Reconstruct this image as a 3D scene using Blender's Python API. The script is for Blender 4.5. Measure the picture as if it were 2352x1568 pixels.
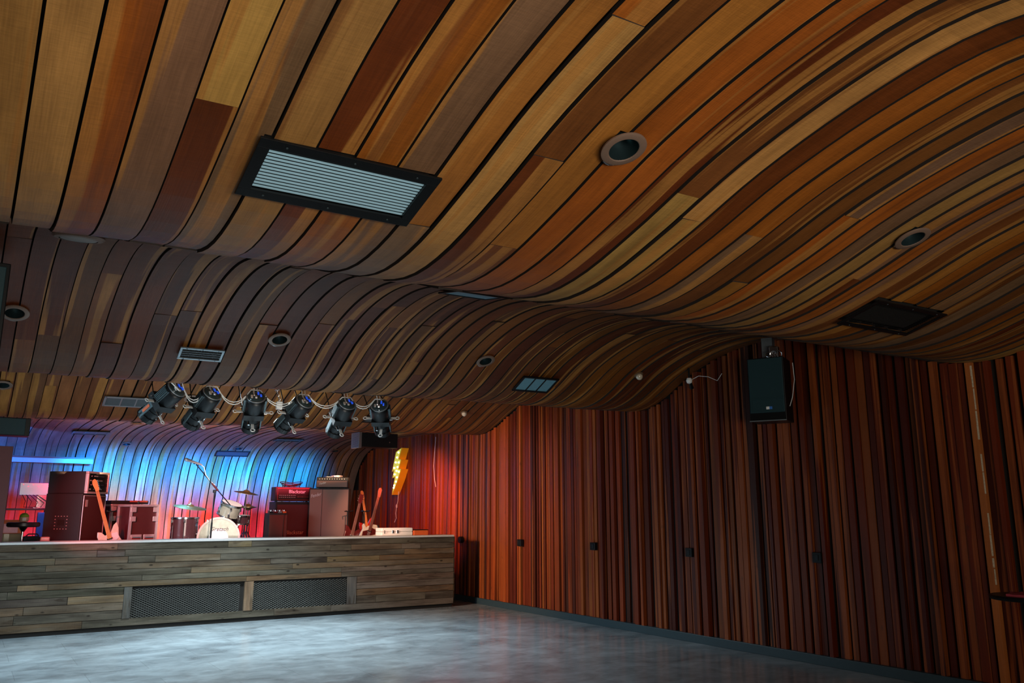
import bpy, math, random
import numpy as np
from mathutils import Vector, Matrix
random.seed(7)
SC = bpy.context.scene
COL = SC.collection
PI = math.pi
for o in list(bpy.data.objects): bpy.data.objects.remove(o)

# ------------------------------------------------------------------ camera
FPX = 1871.0
PITCH = math.atan(390 / FPX)
YAW = math.atan(1261 / math.hypot(FPX, 390))
cd = bpy.data.cameras.new('camera'); cam = bpy.data.objects.new('camera', cd); COL.objects.link(cam)
cam.location = (0, 0, 1.6); cam.rotation_euler = (PI / 2 + PITCH, 0, -YAW)
cd.sensor_width = 36; cd.lens = FPX / 2352 * 36; cd.clip_start = .05; cd.clip_end = 100
SC.camera = cam
# ------------------------------------------------------------------ view
SC.view_settings.view_transform = 'Standard'; SC.view_settings.look = 'None'
SC.view_settings.gamma = 1; SC.view_settings.use_curve_mapping = False
SC.view_settings.exposure = -0.06
wd = bpy.data.worlds.new('world'); SC.world = wd; wd.use_nodes = True
wd.node_tree.nodes['Background'].inputs[0].default_value = (.55, .72, 1, 1)
wd.node_tree.nodes['Background'].inputs[1].default_value = .012

def look(o, tgt):
    d = Vector(tgt) - o.location
    o.rotation_euler = d.to_track_quat('-Z', 'Y').to_euler()
def area(name, loc, tgt, sx, sy, watts, col, spread=PI):
    l = bpy.data.lights.new(name, 'AREA'); l.shape = 'RECTANGLE'; l.size = sx; l.size_y = sy
    l.energy = watts; l.color = col; l.spread = spread
    o = bpy.data.objects.new(name, l); COL.objects.link(o); o.location = loc; look(o, tgt); return o
def spot(name, loc, tgt, deg, watts, col, blend=.5, size=.05):
    l = bpy.data.lights.new(name, 'SPOT'); l.spot_size = math.radians(deg); l.spot_blend = blend
    l.energy = watts; l.color = col; l.shadow_soft_size = size
    o = bpy.data.objects.new(name, l); COL.objects.link(o); o.location = loc; look(o, tgt); return o
# daylight from the window front behind the camera, and from a side opening on the left
area('window_light_back', (1.1, -3.3, .95), (1.7, 1.2, 3.4), 4.5, 1.4, 172, (1, .92, .80), 2.2)
area('window_light_left', (-2.4, 9.8, 2.3), (3.0, 11.4, .1), 2.6, 1.0, 70, (.60, .84, 1), 1.5)
# house spots washing the dance floor and the wall beside the stage, then an added fill
spot('house_floor_light', (3.5, 11.3, 3.1), (3.2, 10.3, 0), 134, 1300, (.76, .92, 1), .9, .3)
spot('wall_wash_light', (1.4, 10.9, 2.3), (7.8, 12.4, 1.35), 48, 1250, (1, .60, .34), 1, .2)
spot('fixture_fill_light', (3.0, 8.2, .35), (3.1, 10.4, 3.0), 62, 210, (1, .94, .84), 1, .15)  # added unseen fill that brightens the spotlight row from below
# stage wash lamps: a blue bar along the stage ceiling, red wash over the gear, plus added fills
spot('blue_wash_light', (-.6, 14.9, 2.55), (1.0, 18.4, 3.15), 38, 1300, (.0, .17, 1), .3, .05)
area('blue_bar_light', (4.3, 15.0, 2.82), (4.2, 18.7, 2.38), 4.9, .08, 185, (.0, .24, 1.0), .40)
area('cyan_up_light', (3.1, 18.2, .95), (3.1, 18.9, 1.5), 1.6, .1, 14, (.25, .8, 1.0), 2.2)
area('red_bar_light', (3.7, 13.4, 2.70), (3.4, 18.6, .85), 5.0, .08, 120, (1, .04, .12), .60)
area('stage_ceiling_fill_light', (3.6, 13.75, 2.22), (3.6, 15.1, 3.2), 5.0, .2, 26, (1, .54, .30), 2.0)  # added fill, floating unseen over the gear, to warm the stage ceiling
spot('blue_cabinet_fill', (1.9, 14.6, 2.6), (.85, 15.2, 1.5), 40, 90, (.05, .3, 1), .6, .04)  # added spot so the blue cabinet shows blue despite the red wash
spot('cymbal_light', (3.0, 14.5, 2.8), (3.1, 13.75, 1.5), 44, 150, (.1, .55, 1), .8, .03)
spot('red_side_light', (6.0, 12.95, 2.6), (7.8, 14.9, 1.4), 66, 430, (1, .19, .08), .8, .06)
spot('red_front_light', (.4, 10.6, 2.7), (1.9, 13.9, 1.4), 34, 520, (1, .10, .10), .6, .05)
spot('red_front_light', (4.2, 11.3, 2.78), (4.9, 14.4, 1.4), 26, 90, (1, .07, .05), .6, .05)
spot('front_white_light', (3.1, 11.15, 2.78), (3.3, 13.7, 1.55), 38, 640, (1, .78, .76), .7, .05)
spot('front_white_light', (5.1, 11.3, 2.78), (6.2, 13.9, 1.3), 34, 260, (1, .50, .36), .6, .05)

# pixel (2352x1568 frame) on a world plane -> world point; used only to survey positions
CW = Vector((0, 0, 1.6))
_f = Vector((math.sin(YAW) * math.cos(PITCH), math.cos(YAW) * math.cos(PITCH), math.sin(PITCH)))
_r = Vector((math.cos(YAW), -math.sin(YAW), 0)); _u = _r.cross(_f)
def W(px, py, v, ax=1):
    d = (px - 1176) * _r + (784 - py) * _u + FPX * _f
    return CW + d * ((v - CW[ax]) / d[ax])

# ------------------------------------------------------------------ mesh builder
class MB:
    def __init__(s): s.v = []; s.f = []; s.uv = None
    def add(s, vs, fs):
        n = len(s.v); s.v += [tuple(v) for v in vs]; s.f += [tuple(i + n for i in f) for f in fs]; return s
    def box(s, x0, x1, y0, y1, z0, z1, M=None):
        vs = [Vector((x, y, z)) for z in (z0, z1) for y in (y0, y1) for x in (x0, x1)]
        if M: vs = [M @ v for v in vs]
        return s.add(vs, [(0, 2, 3, 1), (4, 5, 7, 6), (0, 1, 5, 4), (2, 6, 7, 3), (0, 4, 6, 2), (1, 3, 7, 5)])
    def cbox(s, c, sz, M=None):
        c = Vector(c); h = Vector(sz) / 2
        if M: return s.box(-h.x, h.x, -h.y, h.y, -h.z, h.z, Matrix.Translation(c) @ M.to_4x4())
        return s.box(c.x - h.x, c.x + h.x, c.y - h.y, c.y + h.y, c.z - h.z, c.z + h.z)
    def lathe(s, prof, n=24, M=None, cap=True):
        vs = []; fs = []
        for (r, z) in prof:
            for k in range(n):
                a = 2 * PI * k / n; vs.append(Vector((r * math.cos(a), r * math.sin(a), z)))
        for i in range(len(prof) - 1):
            for k in range(n):
                a = i * n + k; b = i * n + (k + 1) % n
                fs.append((a, b, b + n, a + n))
        if cap:
            fs.append(tuple(range(n - 1, -1, -1))); fs.append(tuple(range((len(prof) - 1) * n, len(prof) * n)))
        if M: vs = [M @ v for v in vs]
        return s.add(vs, fs)
    def cyl(s, p0, p1, r0, r1=None, n=12):
        p0 = Vector(p0); p1 = Vector(p1); r1 = r0 if r1 is None else r1
        d = p1 - p0; M = Matrix.Translation(p0) @ d.to_track_quat('Z', 'Y').to_matrix().to_4x4()
        return s.lathe([(r0, 0), (r1, d.length)], n, M)
    def tube(s, pts, r, n=6):
        pts = [Vector(p) for p in pts]; vs = []; fs = []
        pr = None
        for i, p in enumerate(pts):
            t = (pts[min(i + 1, len(pts) - 1)] - pts[max(i - 1, 0)]).normalized()
            if pr is None: pr = t.orthogonal().normalized()
            pr = (pr - t * pr.dot(t)).normalized(); b = t.cross(pr)
            for k in range(n):
                a = 2 * PI * k / n; vs.append(p + pr * (r * math.cos(a)) + b * (r * math.sin(a)))
        for i in range(len(pts) - 1):
            for k in range(n):
                a = i * n + k; c = i * n + (k + 1) % n; fs.append((a, c, c + n, a + n))
        fs.append(tuple(range(n - 1, -1, -1))); fs.append(tuple(range((len(pts) - 1) * n, len(pts) * n)))
        return s.add(vs, fs)
    def torus(s, R, r, M=None, n=20, m=6):
        vs = []; fs = []
        for i in range(n):
            a = 2 * PI * i / n
            for j in range(m):
                b = 2 * PI * j / m; q = R + r * math.cos(b)
                vs.append(Vector((q * math.cos(a), q * math.sin(a), r * math.sin(b))))
        for i in range(n):
            for j in range(m):
                fs.append((i * m + j, ((i + 1) % n) * m + j, ((i + 1) % n) * m + (j + 1) % m, i * m + (j + 1) % m))
        if M: vs = [M @ v for v in vs]
        return s.add(vs, fs)
    def prism(s, poly, z0, z1, M=None):
        n = len(poly); vs = [Vector((x, y, z0)) for x, y in poly] + [Vector((x, y, z1)) for x, y in poly]
        if M: vs = [M @ v for v in vs]
        return s.add(vs, [tuple(range(n - 1, -1, -1)), tuple(range(n, 2 * n))] +
                     [(i, (i + 1) % n, n + (i + 1) % n, n + i) for i in range(n)])
    def build(s, name, mt, parent=None, smooth=False, bevel=0, grain=None, color=None, kind=None, label=None, uvs=None):
        me = bpy.data.meshes.new(name); me.from_pydata(s.v, [], s.f); me.validate()
        if uvs is None and grain is not None:
            ax = [i for i in range(3) if i != grain]
            co = np.array(s.v)
            uvs = [(co[i][ax[0]] + co[i][ax[1]], co[i][grain]) for i in range(len(s.v))]
        if uvs is not None:
            ul = me.uv_layers.new(name='UVMap')
            vi = np.empty(len(me.loops), int); me.loops.foreach_get('vertex_index', vi)
            ul.data.foreach_set('uv', np.array(uvs, float)[vi].ravel())
        if smooth:
            me.shade_smooth(); me.set_sharp_from_angle(angle=math.radians(35))
        me.materials.append(mt)
        o = bpy.data.objects.new(name, me); COL.objects.link(o)
        if parent is not None: o.parent = parent
        if bevel:
            b = o.modifiers.new('bevel', 'BEVEL'); b.width = bevel; b.segments = 2; b.limit_method = 'ANGLE'
        if color: o.color = (*color, 1)
        if kind: o['kind'] = kind
        if label: o['label'] = label
        return o

def tag(o, label, cat, group=None):
    o['label'] = label; o['category'] = cat
    if group: o['group'] = group
    return o
def thing(name, label, cat, loc=(0, 0, 0), rz=0, group=None, rot=None):
    o = bpy.data.objects.new(name, None); COL.objects.link(o); o.empty_display_size = .05
    o.location = loc; o.rotation_euler = rot if rot is not None else (0, 0, rz)
    return tag(o, label, cat, group)
def copy_tree(o, parent=None):
    c = o.copy(); COL.objects.link(c); c.parent = parent
    for ch in list(o.children): copy_tree(ch, c)
    return c
def text(s, size, mt, parent, M, name='lettering', ext=.002, shear=0, scx=1):
    cu = bpy.data.curves.new('lettering', 'FONT'); cu.body = s; cu.size = size; cu.extrude = ext; cu.shear = shear
    cu.align_x = 'CENTER'; cu.align_y = 'CENTER'; cu.resolution_u = 3
    t = bpy.data.objects.new('lettering', cu); COL.objects.link(t)
    dg = bpy.context.evaluated_depsgraph_get()
    me = bpy.data.meshes.new_from_object(t.evaluated_get(dg))
    bpy.data.objects.remove(t)
    me.transform(M @ Matrix.Diagonal((scx, 1, 1, 1))); me.materials.clear(); me.materials.append(mt)
    o = bpy.data.objects.new(name, me); COL.objects.link(o); o.parent = parent; return o
FRONT = Matrix.Rotation(PI / 2, 4, 'X')      # text plane facing -Y

# ------------------------------------------------------------------ materials
def mat(name, col, rough=.5, metal=0, var=.12, scale=30, bump=.0, emit=None, es=0, spec=.5, trans=0, coat=0):
    m = bpy.data.materials.new(name); m.use_nodes = True; nt = m.node_tree; N = nt.nodes; L = nt.links
    b = N['Principled BSDF']; b.inputs['Roughness'].default_value = rough; b.inputs['Metallic'].default_value = metal
    b.inputs['Specular IOR Level'].default_value = spec; b.inputs['Transmission Weight'].default_value = trans
    b.inputs['Coat Weight'].default_value = coat
    tc = N.new('ShaderNodeTexCoord'); no = N.new('ShaderNodeTexNoise'); no.inputs['Scale'].default_value = scale
    no.inputs['Detail'].default_value = 4; L.new(tc.outputs['Object'], no.inputs['Vector'])
    mx = N.new('ShaderNodeMix'); mx.data_type = 'RGBA'
    mx.inputs['A'].default_value = (*[c * (1 - var) for c in col], 1); mx.inputs['B'].default_value = (*[min(1, c * (1 + var)) for c in col], 1)
    L.new(no.outputs['Fac'], mx.inputs['Factor']); L.new(mx.outputs['Result'], b.inputs['Base Color'])
    if bump:
        bp = N.new('ShaderNodeBump'); bp.inputs['Strength'].default_value = bump; bp.inputs['Distance'].default_value = .002
        L.new(no.outputs['Fac'], bp.inputs['Height']); L.new(bp.outputs['Normal'], b.inputs['Normal'])
    if emit: b.inputs['Emission Color'].default_value = (*emit, 1); b.inputs['Emission Strength'].default_value = es
    return m

def wood(name, rough=.5, streak=(.42, .185, .042), dark=.65, fine=1.0, knots=0, saw=.22, su=9, sv=.22, thr=(.55, .58), stain=(.17, .05, .014), spec=.25):
    m = bpy.data.materials.new(name); m.use_nodes = True; nt = m.node_tree; N = nt.nodes; L = nt.links
    b = N['Principled BSDF']; b.inputs['Roughness'].default_value = rough; b.inputs['Specular IOR Level'].default_value = spec
    uv = N.new('ShaderNodeUVMap'); oi = N.new('ShaderNodeObjectInfo'); sp = N.new('ShaderNodeSeparateXYZ'); L.new(uv.outputs['UV'], sp.inputs[0])
    def math_(op, a, bb):
        n = N.new('ShaderNodeMath'); n.operation = op
        for i, q in enumerate((a, bb)):
            if isinstance(q, (int, float)): n.inputs[i].default_value = q
            else: L.new(q, n.inputs[i])
        return n.outputs[0]
    def nz(fu, fv, off, detail=3, dist=0, rg=.5):
        c = N.new('ShaderNodeCombineXYZ')
        L.new(math_('MULTIPLY', sp.outputs['X'], fu), c.inputs[0]); L.new(math_('MULTIPLY', sp.outputs['Y'], fv), c.inputs[1])
        L.new(math_('MULTIPLY', oi.outputs['Random'], off), c.inputs[2])
        n = N.new('ShaderNodeTexNoise'); n.inputs['Scale'].default_value = 1; n.inputs['Detail'].default_value = detail
        n.inputs['Distortion'].default_value = dist; n.inputs['Roughness'].default_value = rg
        L.new(c.outputs[0], n.inputs['Vector']); return n.outputs['Fac']
    def ramp(fac, a, bb):
        r = N.new('ShaderNodeMapRange'); r.inputs['From Min'].default_value = a; r.inputs['From Max'].default_value = bb
        L.new(fac, r.inputs['Value']); return r.outputs['Result']
    def mixc(fac, A, B, mode='MIX'):
        x = N.new('ShaderNodeMix'); x.data_type = 'RGBA'; x.blend_type = mode
        if isinstance(fac, (int, float)): x.inputs['Factor'].default_value = fac
        else: L.new(fac, x.inputs['Factor'])
        for k, q in (('A', A), ('B', B)):
            if isinstance(q, tuple): x.inputs[k].default_value = (*q, 1)
            else: L.new(q, x.inputs[k])
        return x.outputs['Result']
    base = oi.outputs['Color']
    st = nz(su, sv, 137, 3, .25)
    c = mixc(math_('MULTIPLY', ramp(st, *thr), .75), base, streak)
    st2 = nz(su * .9, sv * 1.2, 311, 3, .3)
    c = mixc(math_('MULTIPLY', ramp(st2, .60, .66), .6), c, stain)
    br = nz(7, 1.2, 71, 4, .2, .6)
    c = mixc(math_('MULTIPLY', ramp(br, .35, .75), dark), c, mixc(1.0, c, (.30, .26, .24), 'MULTIPLY'))
    gr = nz(170, 3.5, 19, 3)
    sw = nz(14, 260, 53, 2)
    g = math_('ADD', math_('MULTIPLY', ramp(gr, .3, .7), .28 * fine), math_('MULTIPLY', ramp(sw, .3, .7), saw))
    mul = math_('ADD', .84, g)
    cc = N.new('ShaderNodeCombineColor'); [L.new(mul, cc.inputs[i]) for i in range(3)]
    c = mixc(1.0, c, cc.outputs[0], 'MULTIPLY')
    if knots:
        k = N.new('ShaderNodeTexVoronoi'); k.inputs['Scale'].default_value = 1
        q = N.new('ShaderNodeCombineXYZ'); L.new(math_('MULTIPLY', sp.outputs['X'], 6.5), q.inputs[0]); L.new(math_('MULTIPLY', sp.outputs['Y'], 3.2), q.inputs[1])
        L.new(math_('MULTIPLY', oi.outputs['Random'], 90), q.inputs[2]); L.new(q.outputs[0], k.inputs['Vector'])
        c = mixc(math_('MULTIPLY', ramp(k.outputs['Distance'], .11, .05), knots), c, (.02, .014, .01))
    L.new(c, b.inputs['Base Color'])
    bp = N.new('ShaderNodeBump'); bp.inputs['Strength'].default_value = .35; bp.inputs['Distance'].default_value = .0015
    L.new(math_('ADD', gr, math_('MULTIPLY', sw, .6)), bp.inputs['Height']); L.new(bp.outputs['Normal'], b.inputs['Normal'])
    return m

M_CEIL = wood('ceiling_cedar')
M_SLAT = wood('wall_slat_wood', rough=.42, streak=(.34, .085, .02), stain=(.09, .017, .007), su=10, sv=.2, saw=.08, spec=.35, dark=.35, knots=.35)
M_STAGE = wood('weathered_board', rough=.8, streak=(.14, .115, .085), stain=(.05, .033, .02), su=16, sv=1.6, saw=.15, dark=.95, fine=1.6, knots=.9, thr=(.45, .7), spec=.15)
M_EDGE = mat('dark_board_edge', (.02, .012, .008), .8)  # board sides coloured dark, so the gaps stay dark from any view
M_DARK = mat('dark_void', (.012, .009, .007), .9)
M_BLK = mat('black_powdercoat', (.004, .005, .006), .4, spec=.3, bump=.1, scale=200)
M_BLKM = mat('black_metal', (.02, .024, .026), .35, .6)
M_TOLEX = mat('black_tolex', (.02, .018, .02), .6, bump=.5, scale=300)
M_GREY = mat('grey_metal', (.28, .33, .36), .4, .7)
M_LOUV = mat('blue_reflection_louvre', (.46, .78, 1.0), .35, .1, var=.04)  # blue of the reflected window light put into the louvre colour
M_FIN = mat('dark_grey_fin', (.07, .10, .11), .4, .6)
M_CHROME = mat('chrome', (.75, .76, .78), .18, 1, var=.03)
M_WHITE = mat('white_plastic', (.85, .86, .84), .4, var=.05)
M_CABLE = mat('pale_cable', (.80, .84, .84), .5, var=.05)
M_TRIM = mat('copper_brown_trim', (.20, .13, .095), .5, .2, var=.08, scale=80)
M_CUP = mat('reflector_cup', (.05, .09, .10), .3, .8)
M_REDL = mat('red_lit_lens', (.6, .02, .01), .4, emit=(1, .03, .01), es=.9)
M_BASE = mat('slate_baseboard', (.03, .055, .068), .45, bump=.1)
M_CLOTHB = mat('brown_grille_cloth', (.30, .16, .125), .85, var=.15, scale=400, bump=.4)
M_CLOTHD = mat('dark_grille_cloth', (.10, .03, .03), .9, var=.2, scale=400, bump=.4)
M_REDBLK = mat('oxblood_panel', (.10, .02, .02), .55)
M_PINK = mat('aluminium_edge', (.72, .62, .62), .35, .4)
M_BLUEP = mat('blue_cabinet_paint', (.06, .16, .42), .4)
M_PAPER = mat('paper', (.8, .82, .85), .8, var=.03)
M_ORNG = mat('orange_plastic', (.75, .13, .03), .5)
M_CARD = mat('cardboard', (.30, .19, .10), .85)
M_MAPLE = mat('maple_neck', (.75, .38, .10), .35, var=.1)
M_ROSE = mat('rosewood_neck', (.20, .07, .05), .45)
M_CREAM = mat('cream_lacquer', (.85, .76, .60), .25, coat=.5)
M_CHERRY = mat('dark_cherry_lacquer', (.12, .015, .015), .2, coat=.6)
M_REDLAC = mat('red_lacquer', (.5, .03, .02), .2, coat=.6)
M_BRASS = mat('cymbal_bronze', (.70, .50, .24), .28, .9, bump=.3, scale=60)
M_SHELL = mat('dark_sparkle_shell', (.09, .035, .04), .2, .3, coat=.6, var=.5, scale=120)
M_SHELL2 = mat('pearl_shell', (.34, .34, .26), .25, .2, coat=.5, var=.35, scale=14)
M_HEAD = mat('drum_head', (.86, .80, .76), .5, var=.02)
M_BLUEL = mat('blue_reflection_glow', (.01, .05, .5), .3, emit=(.02, .12, 1), es=.5)  # connectors glow in place of blue reflections in the spotlight caps
M_GLASSK = mat('dark_glass', (.03, .06, .07), .08, .2, spec=.8)
M_YEL = mat('yellow_enamel', (.85, .62, .03), .4)
M_BULB = mat('lit_bulb', (1, .9, .6), .4, emit=(1, .9, .55), es=3.2)
M_BOLTF = mat('bolt_face', (.85, .8, .12), .4, emit=(.75, .85, .12), es=.45)
M_LOGO = mat('silver_logo', (.75, .72, .70), .3, .6)
M_LEDW = mat('white_deck_paint', (.62, .58, .55), .4, var=.08)
M_DECK = mat('black_deck', (.03, .028, .03), .35)
M_TEAL = mat('blue_black_grille', (.012, .045, .055), .5, .3, scale=300, bump=.3)
M_SCR = mat('grey_screen', (.08, .20, .23), .35, var=.35, scale=9, emit=(.22, .42, .46), es=.6)  # emission added to keep the screen cool grey under the red light
M_FLAKE = mat('flaking_pale_paint', (.62, .50, .34), .6, var=.5, scale=60, bump=.6)
M_STOOL = mat('stool_vinyl', (.03, .02, .025), .35)
M_FLESH = mat('toy_plastic', (.8, .45, .35), .4)
M_GRN = mat('green_plastic', (.25, .45, .05), .4)
M_LEFTW = mat('dark_plaster', (.05, .03, .025), .8)
M_MESHM = mat('expanded_metal', (.12, .12, .11), .45, .6)

# floor: polished concrete with drifting pale and dark patches
def floor_mat():
    m = bpy.data.materials.new('polished_concrete'); m.use_nodes = True; N = m.node_tree.nodes; L = m.node_tree.links
    b = N['Principled BSDF']; tc = N.new('ShaderNodeTexCoord')
    def nz(sc, stretch, det, dist, rough=.55):
        mp = N.new('ShaderNodeMapping'); mp.inputs['Scale'].default_value = stretch; L.new(tc.outputs['Object'], mp.inputs[0])
        n = N.new('ShaderNodeTexNoise'); n.inputs['Scale'].default_value = sc; n.inputs['Detail'].default_value = det
        n.inputs['Distortion'].default_value = dist; n.inputs['Roughness'].default_value = rough; L.new(mp.outputs[0], n.inputs[0]); return n.outputs['Fac']
    a = nz(1.1, (.85, 1.15, 1), 7, .7, .6); c = nz(4.0, (.8, 1.1, 1), 6, .5, .6); d = nz(22, (1, 1, 1), 4, 0)
    r = N.new('ShaderNodeValToRGB'); e = r.color_ramp.elements
    e[0].position = .33; e[0].color = (.15, .17, .185, 1); e[1].position = .64; e[1].color = (.42, .49, .52, 1)
    x = N.new('ShaderNodeMix'); x.inputs[0].default_value = .38; L.new(a, x.inputs[2]); L.new(c, x.inputs[3]); L.new(x.outputs[0], r.inputs[0])
    br = N.new('ShaderNodeTexBrick'); br.inputs['Scale'].default_value = 1; br.inputs['Mortar Size'].default_value = .004
    br.inputs['Brick Width'].default_value = 1.2; br.inputs['Row Height'].default_value = .6
    br.inputs['Color1'].default_value = (1, 1, 1, 1); br.inputs['Color2'].default_value = (.86, .87, .88, 1); br.inputs['Mortar'].default_value = (.7, .7, .7, 1)
    L.new(tc.outputs['Object'], br.inputs['Vector'])
    mm = N.new('ShaderNodeMix'); mm.data_type = 'RGBA'; mm.blend_type = 'MULTIPLY'; mm.inputs[0].default_value = .8
    L.new(r.outputs[0], mm.inputs['A']); L.new(br.outputs['Color'], mm.inputs['B'])
    L.new(mm.outputs['Result'], b.inputs['Base Color'])
    mr = N.new('ShaderNodeMapRange'); mr.inputs[3].default_value = .12; mr.inputs[4].default_value = .26; L.new(c, mr.inputs[0]); L.new(mr.outputs[0], b.inputs['Roughness'])
    bp = N.new('ShaderNodeBump'); bp.inputs['Strength'].default_value = .02; bp.inputs['Distance'].default_value = .001; L.new(c, bp.inputs['Height']); L.new(bp.outputs[0], b.inputs['Normal'])
    b.inputs['Specular IOR Level'].default_value = .5
    return m
M_FLOOR = floor_mat()

# ------------------------------------------------------------------ room shell
XW = 7.85; DECK = .85; LIP = 1.2
def struct(name, mb, mt, parent=None, **k):
    o = mb.build(name, mt, parent, **k)
    if parent is None: o['kind'] = 'structure'
    return o
struct('floor', MB().box(-3, 8.1, -4.2, 19.3, -.1, 0), M_FLOOR)
struct('wall_left', MB().box(-3.15, -3, -4.2, 19.3, 0, 3.6), M_LEFTW)

# ceiling profile (y, z) running from behind the camera over three waves and down the back of the stage
KN = [(-4.2, 3.2), (-3, 3.42), (-2.2, 3.32), (-1.2, 2.96), (-.6, 2.87), (0, 2.98), (.6, 3.22), (1.0, 3.34), (1.4, 3.40), (1.88, 3.35), (2.48, 3.21), (3.03, 3.02), (3.52, 2.88), (3.88, 2.845),
      (4.2, 2.89), (4.55, 3.0), (5, 3.16), (5.5, 3.32), (5.9, 3.42), (6.3, 3.47), (6.74, 3.45), (7.15, 3.37), (7.6, 3.22), (8.1, 2.97), (8.35, 2.885), (8.6, 2.855), (8.9, 2.885), (9.25, 3.0), (9.8, 3.2),
      (10.3, 3.36), (10.8, 3.42), (11.3, 3.36), (11.8, 3.2), (12.3, 3.0), (12.65, 2.885), (12.95, 2.855), (13.3, 2.885), (13.9, 2.97), (14.9, 3.02), (16.4, 3.03), (17.3, 2.98), (17.85, 2.89), (18.2, 2.77),
      (18.42, 2.62), (18.6, 2.42), (18.74, 2.2), (18.86, 1.92), (18.94, 1.7), (19.0, 1.4), (19.03, .86)]
def dense(kn, step=.1):
    P = [np.array(p, float) for p in kn]; P = [2 * P[0] - P[1]] + P + [2 * P[-1] - P[-2]]
    out = []
    for i in range(1, len(P) - 2):
        a, b, c, d = P[i - 1:i + 3]; n = 12
        t0 = 0; t1 = np.linalg.norm(b - a) ** .5; t2 = t1 + np.linalg.norm(c - b) ** .5; t3 = t2 + np.linalg.norm(d - c) ** .5
        for k in range(n):
            t = t1 + (t2 - t1) * k / n
            A1 = (t1 - t) / (t1 - t0) * a + (t - t0) / (t1 - t0) * b; A2 = (t2 - t) / (t2 - t1) * b + (t - t1) / (t2 - t1) * c; A3 = (t3 - t) / (t3 - t2) * c + (t - t2) / (t3 - t2) * d
            B1 = (t2 - t) / (t2 - t0) * A1 + (t - t0) / (t2 - t0) * A2; B2 = (t3 - t) / (t3 - t1) * A2 + (t - t1) / (t3 - t1) * A3
            out.append((t2 - t) / (t2 - t1) * B1 + (t - t1) / (t2 - t1) * B2)
    out.append(P[-2]); return np.array(out)
PR = dense(KN)
SS = np.concatenate([[0], np.cumsum(np.linalg.norm(np.diff(PR, axis=0), axis=1))]); STOT = SS[-1]
def at_s(s):
    y = np.interp(s, SS, PR[:, 0]); z = np.interp(s, SS, PR[:, 1])
    e = .03; dy = np.interp(s + e, SS, PR[:, 0]) - np.interp(s - e, SS, PR[:, 0]); dz = np.interp(s + e, SS, PR[:, 1]) - np.interp(s - e, SS, PR[:, 1])
    l = math.hypot(dy, dz) or 1
    return y, z, dy / l, dz / l
def s_of_y(y): return float(np.interp(y, PR[:, 0], SS))
def tilt(x): return .017 * x
def zceil(x, y): return float(np.interp(y, PR[:, 0], PR[:, 1])) + tilt(x)
def cpoint(x, s, n):                       # n = offset into the room
    y, z, ty, tz = at_s(s); ny, nz_ = tz, -ty
    return (x, y + ny * n, z + nz_ * n + tilt(x))
def cframe(x, y):                          # local frame on the ceiling: X right, Y along wave, Z into the room
    s = s_of_y(y); yy, z, ty, tz = at_s(s)
    X = Vector((1, 0, .017)).normalized(); T = Vector((0, ty, tz)); Z = Vector((0, tz, -ty))
    X = -X                                   # keeps the frame right handed
    R = Matrix((X, T, X.cross(T))).transposed()
    if R.col[2].dot(Z) < 0: pass
    return Matrix.Translation((x, yy, z + tilt(x))) @ R.to_4x4()

# backing sheet behind the boards
mb = MB(); ss = list(np.arange(0, STOT, .15)) + [STOT]
for s in ss: mb.v += [cpoint(-2.95, s, -.16), cpoint(8.05, s, -.16)]
mb.f = [(2 * i, 2 * i + 1, 2 * i + 3, 2 * i + 2) for i in range(len(ss) - 1)]
ceiling = struct('ceiling', mb, M_DARK)

DOWN = [(2.30, 2.58), (4.64, 2.61), (.17, 7.64), (2.36, 7.65), (4.70, 7.67), (.24, 11.91), (2.51, 11.99)]
STDN = [(2.27, 14.85), (4.36, 15.25), (2.57, 17.85), (4.79, 17.95), (6.98, 17.95)]
HR = .070
HOLES = [(x - HR, x + HR, y - HR, y + HR) for x, y in DOWN + STDN]
VENT1 = (.80, 1.60, 2.985, 3.345); VENT2 = (5.13, 6.0, 3.16, 3.52)
HOLES += [(VENT1[0] + .02, VENT1[1] - .02, VENT1[2] + .015, VENT1[3] - .015), (VENT2[0] + .015, VENT2[1] - .015, VENT2[2] + .012, VENT2[3] - .012)]

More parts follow.
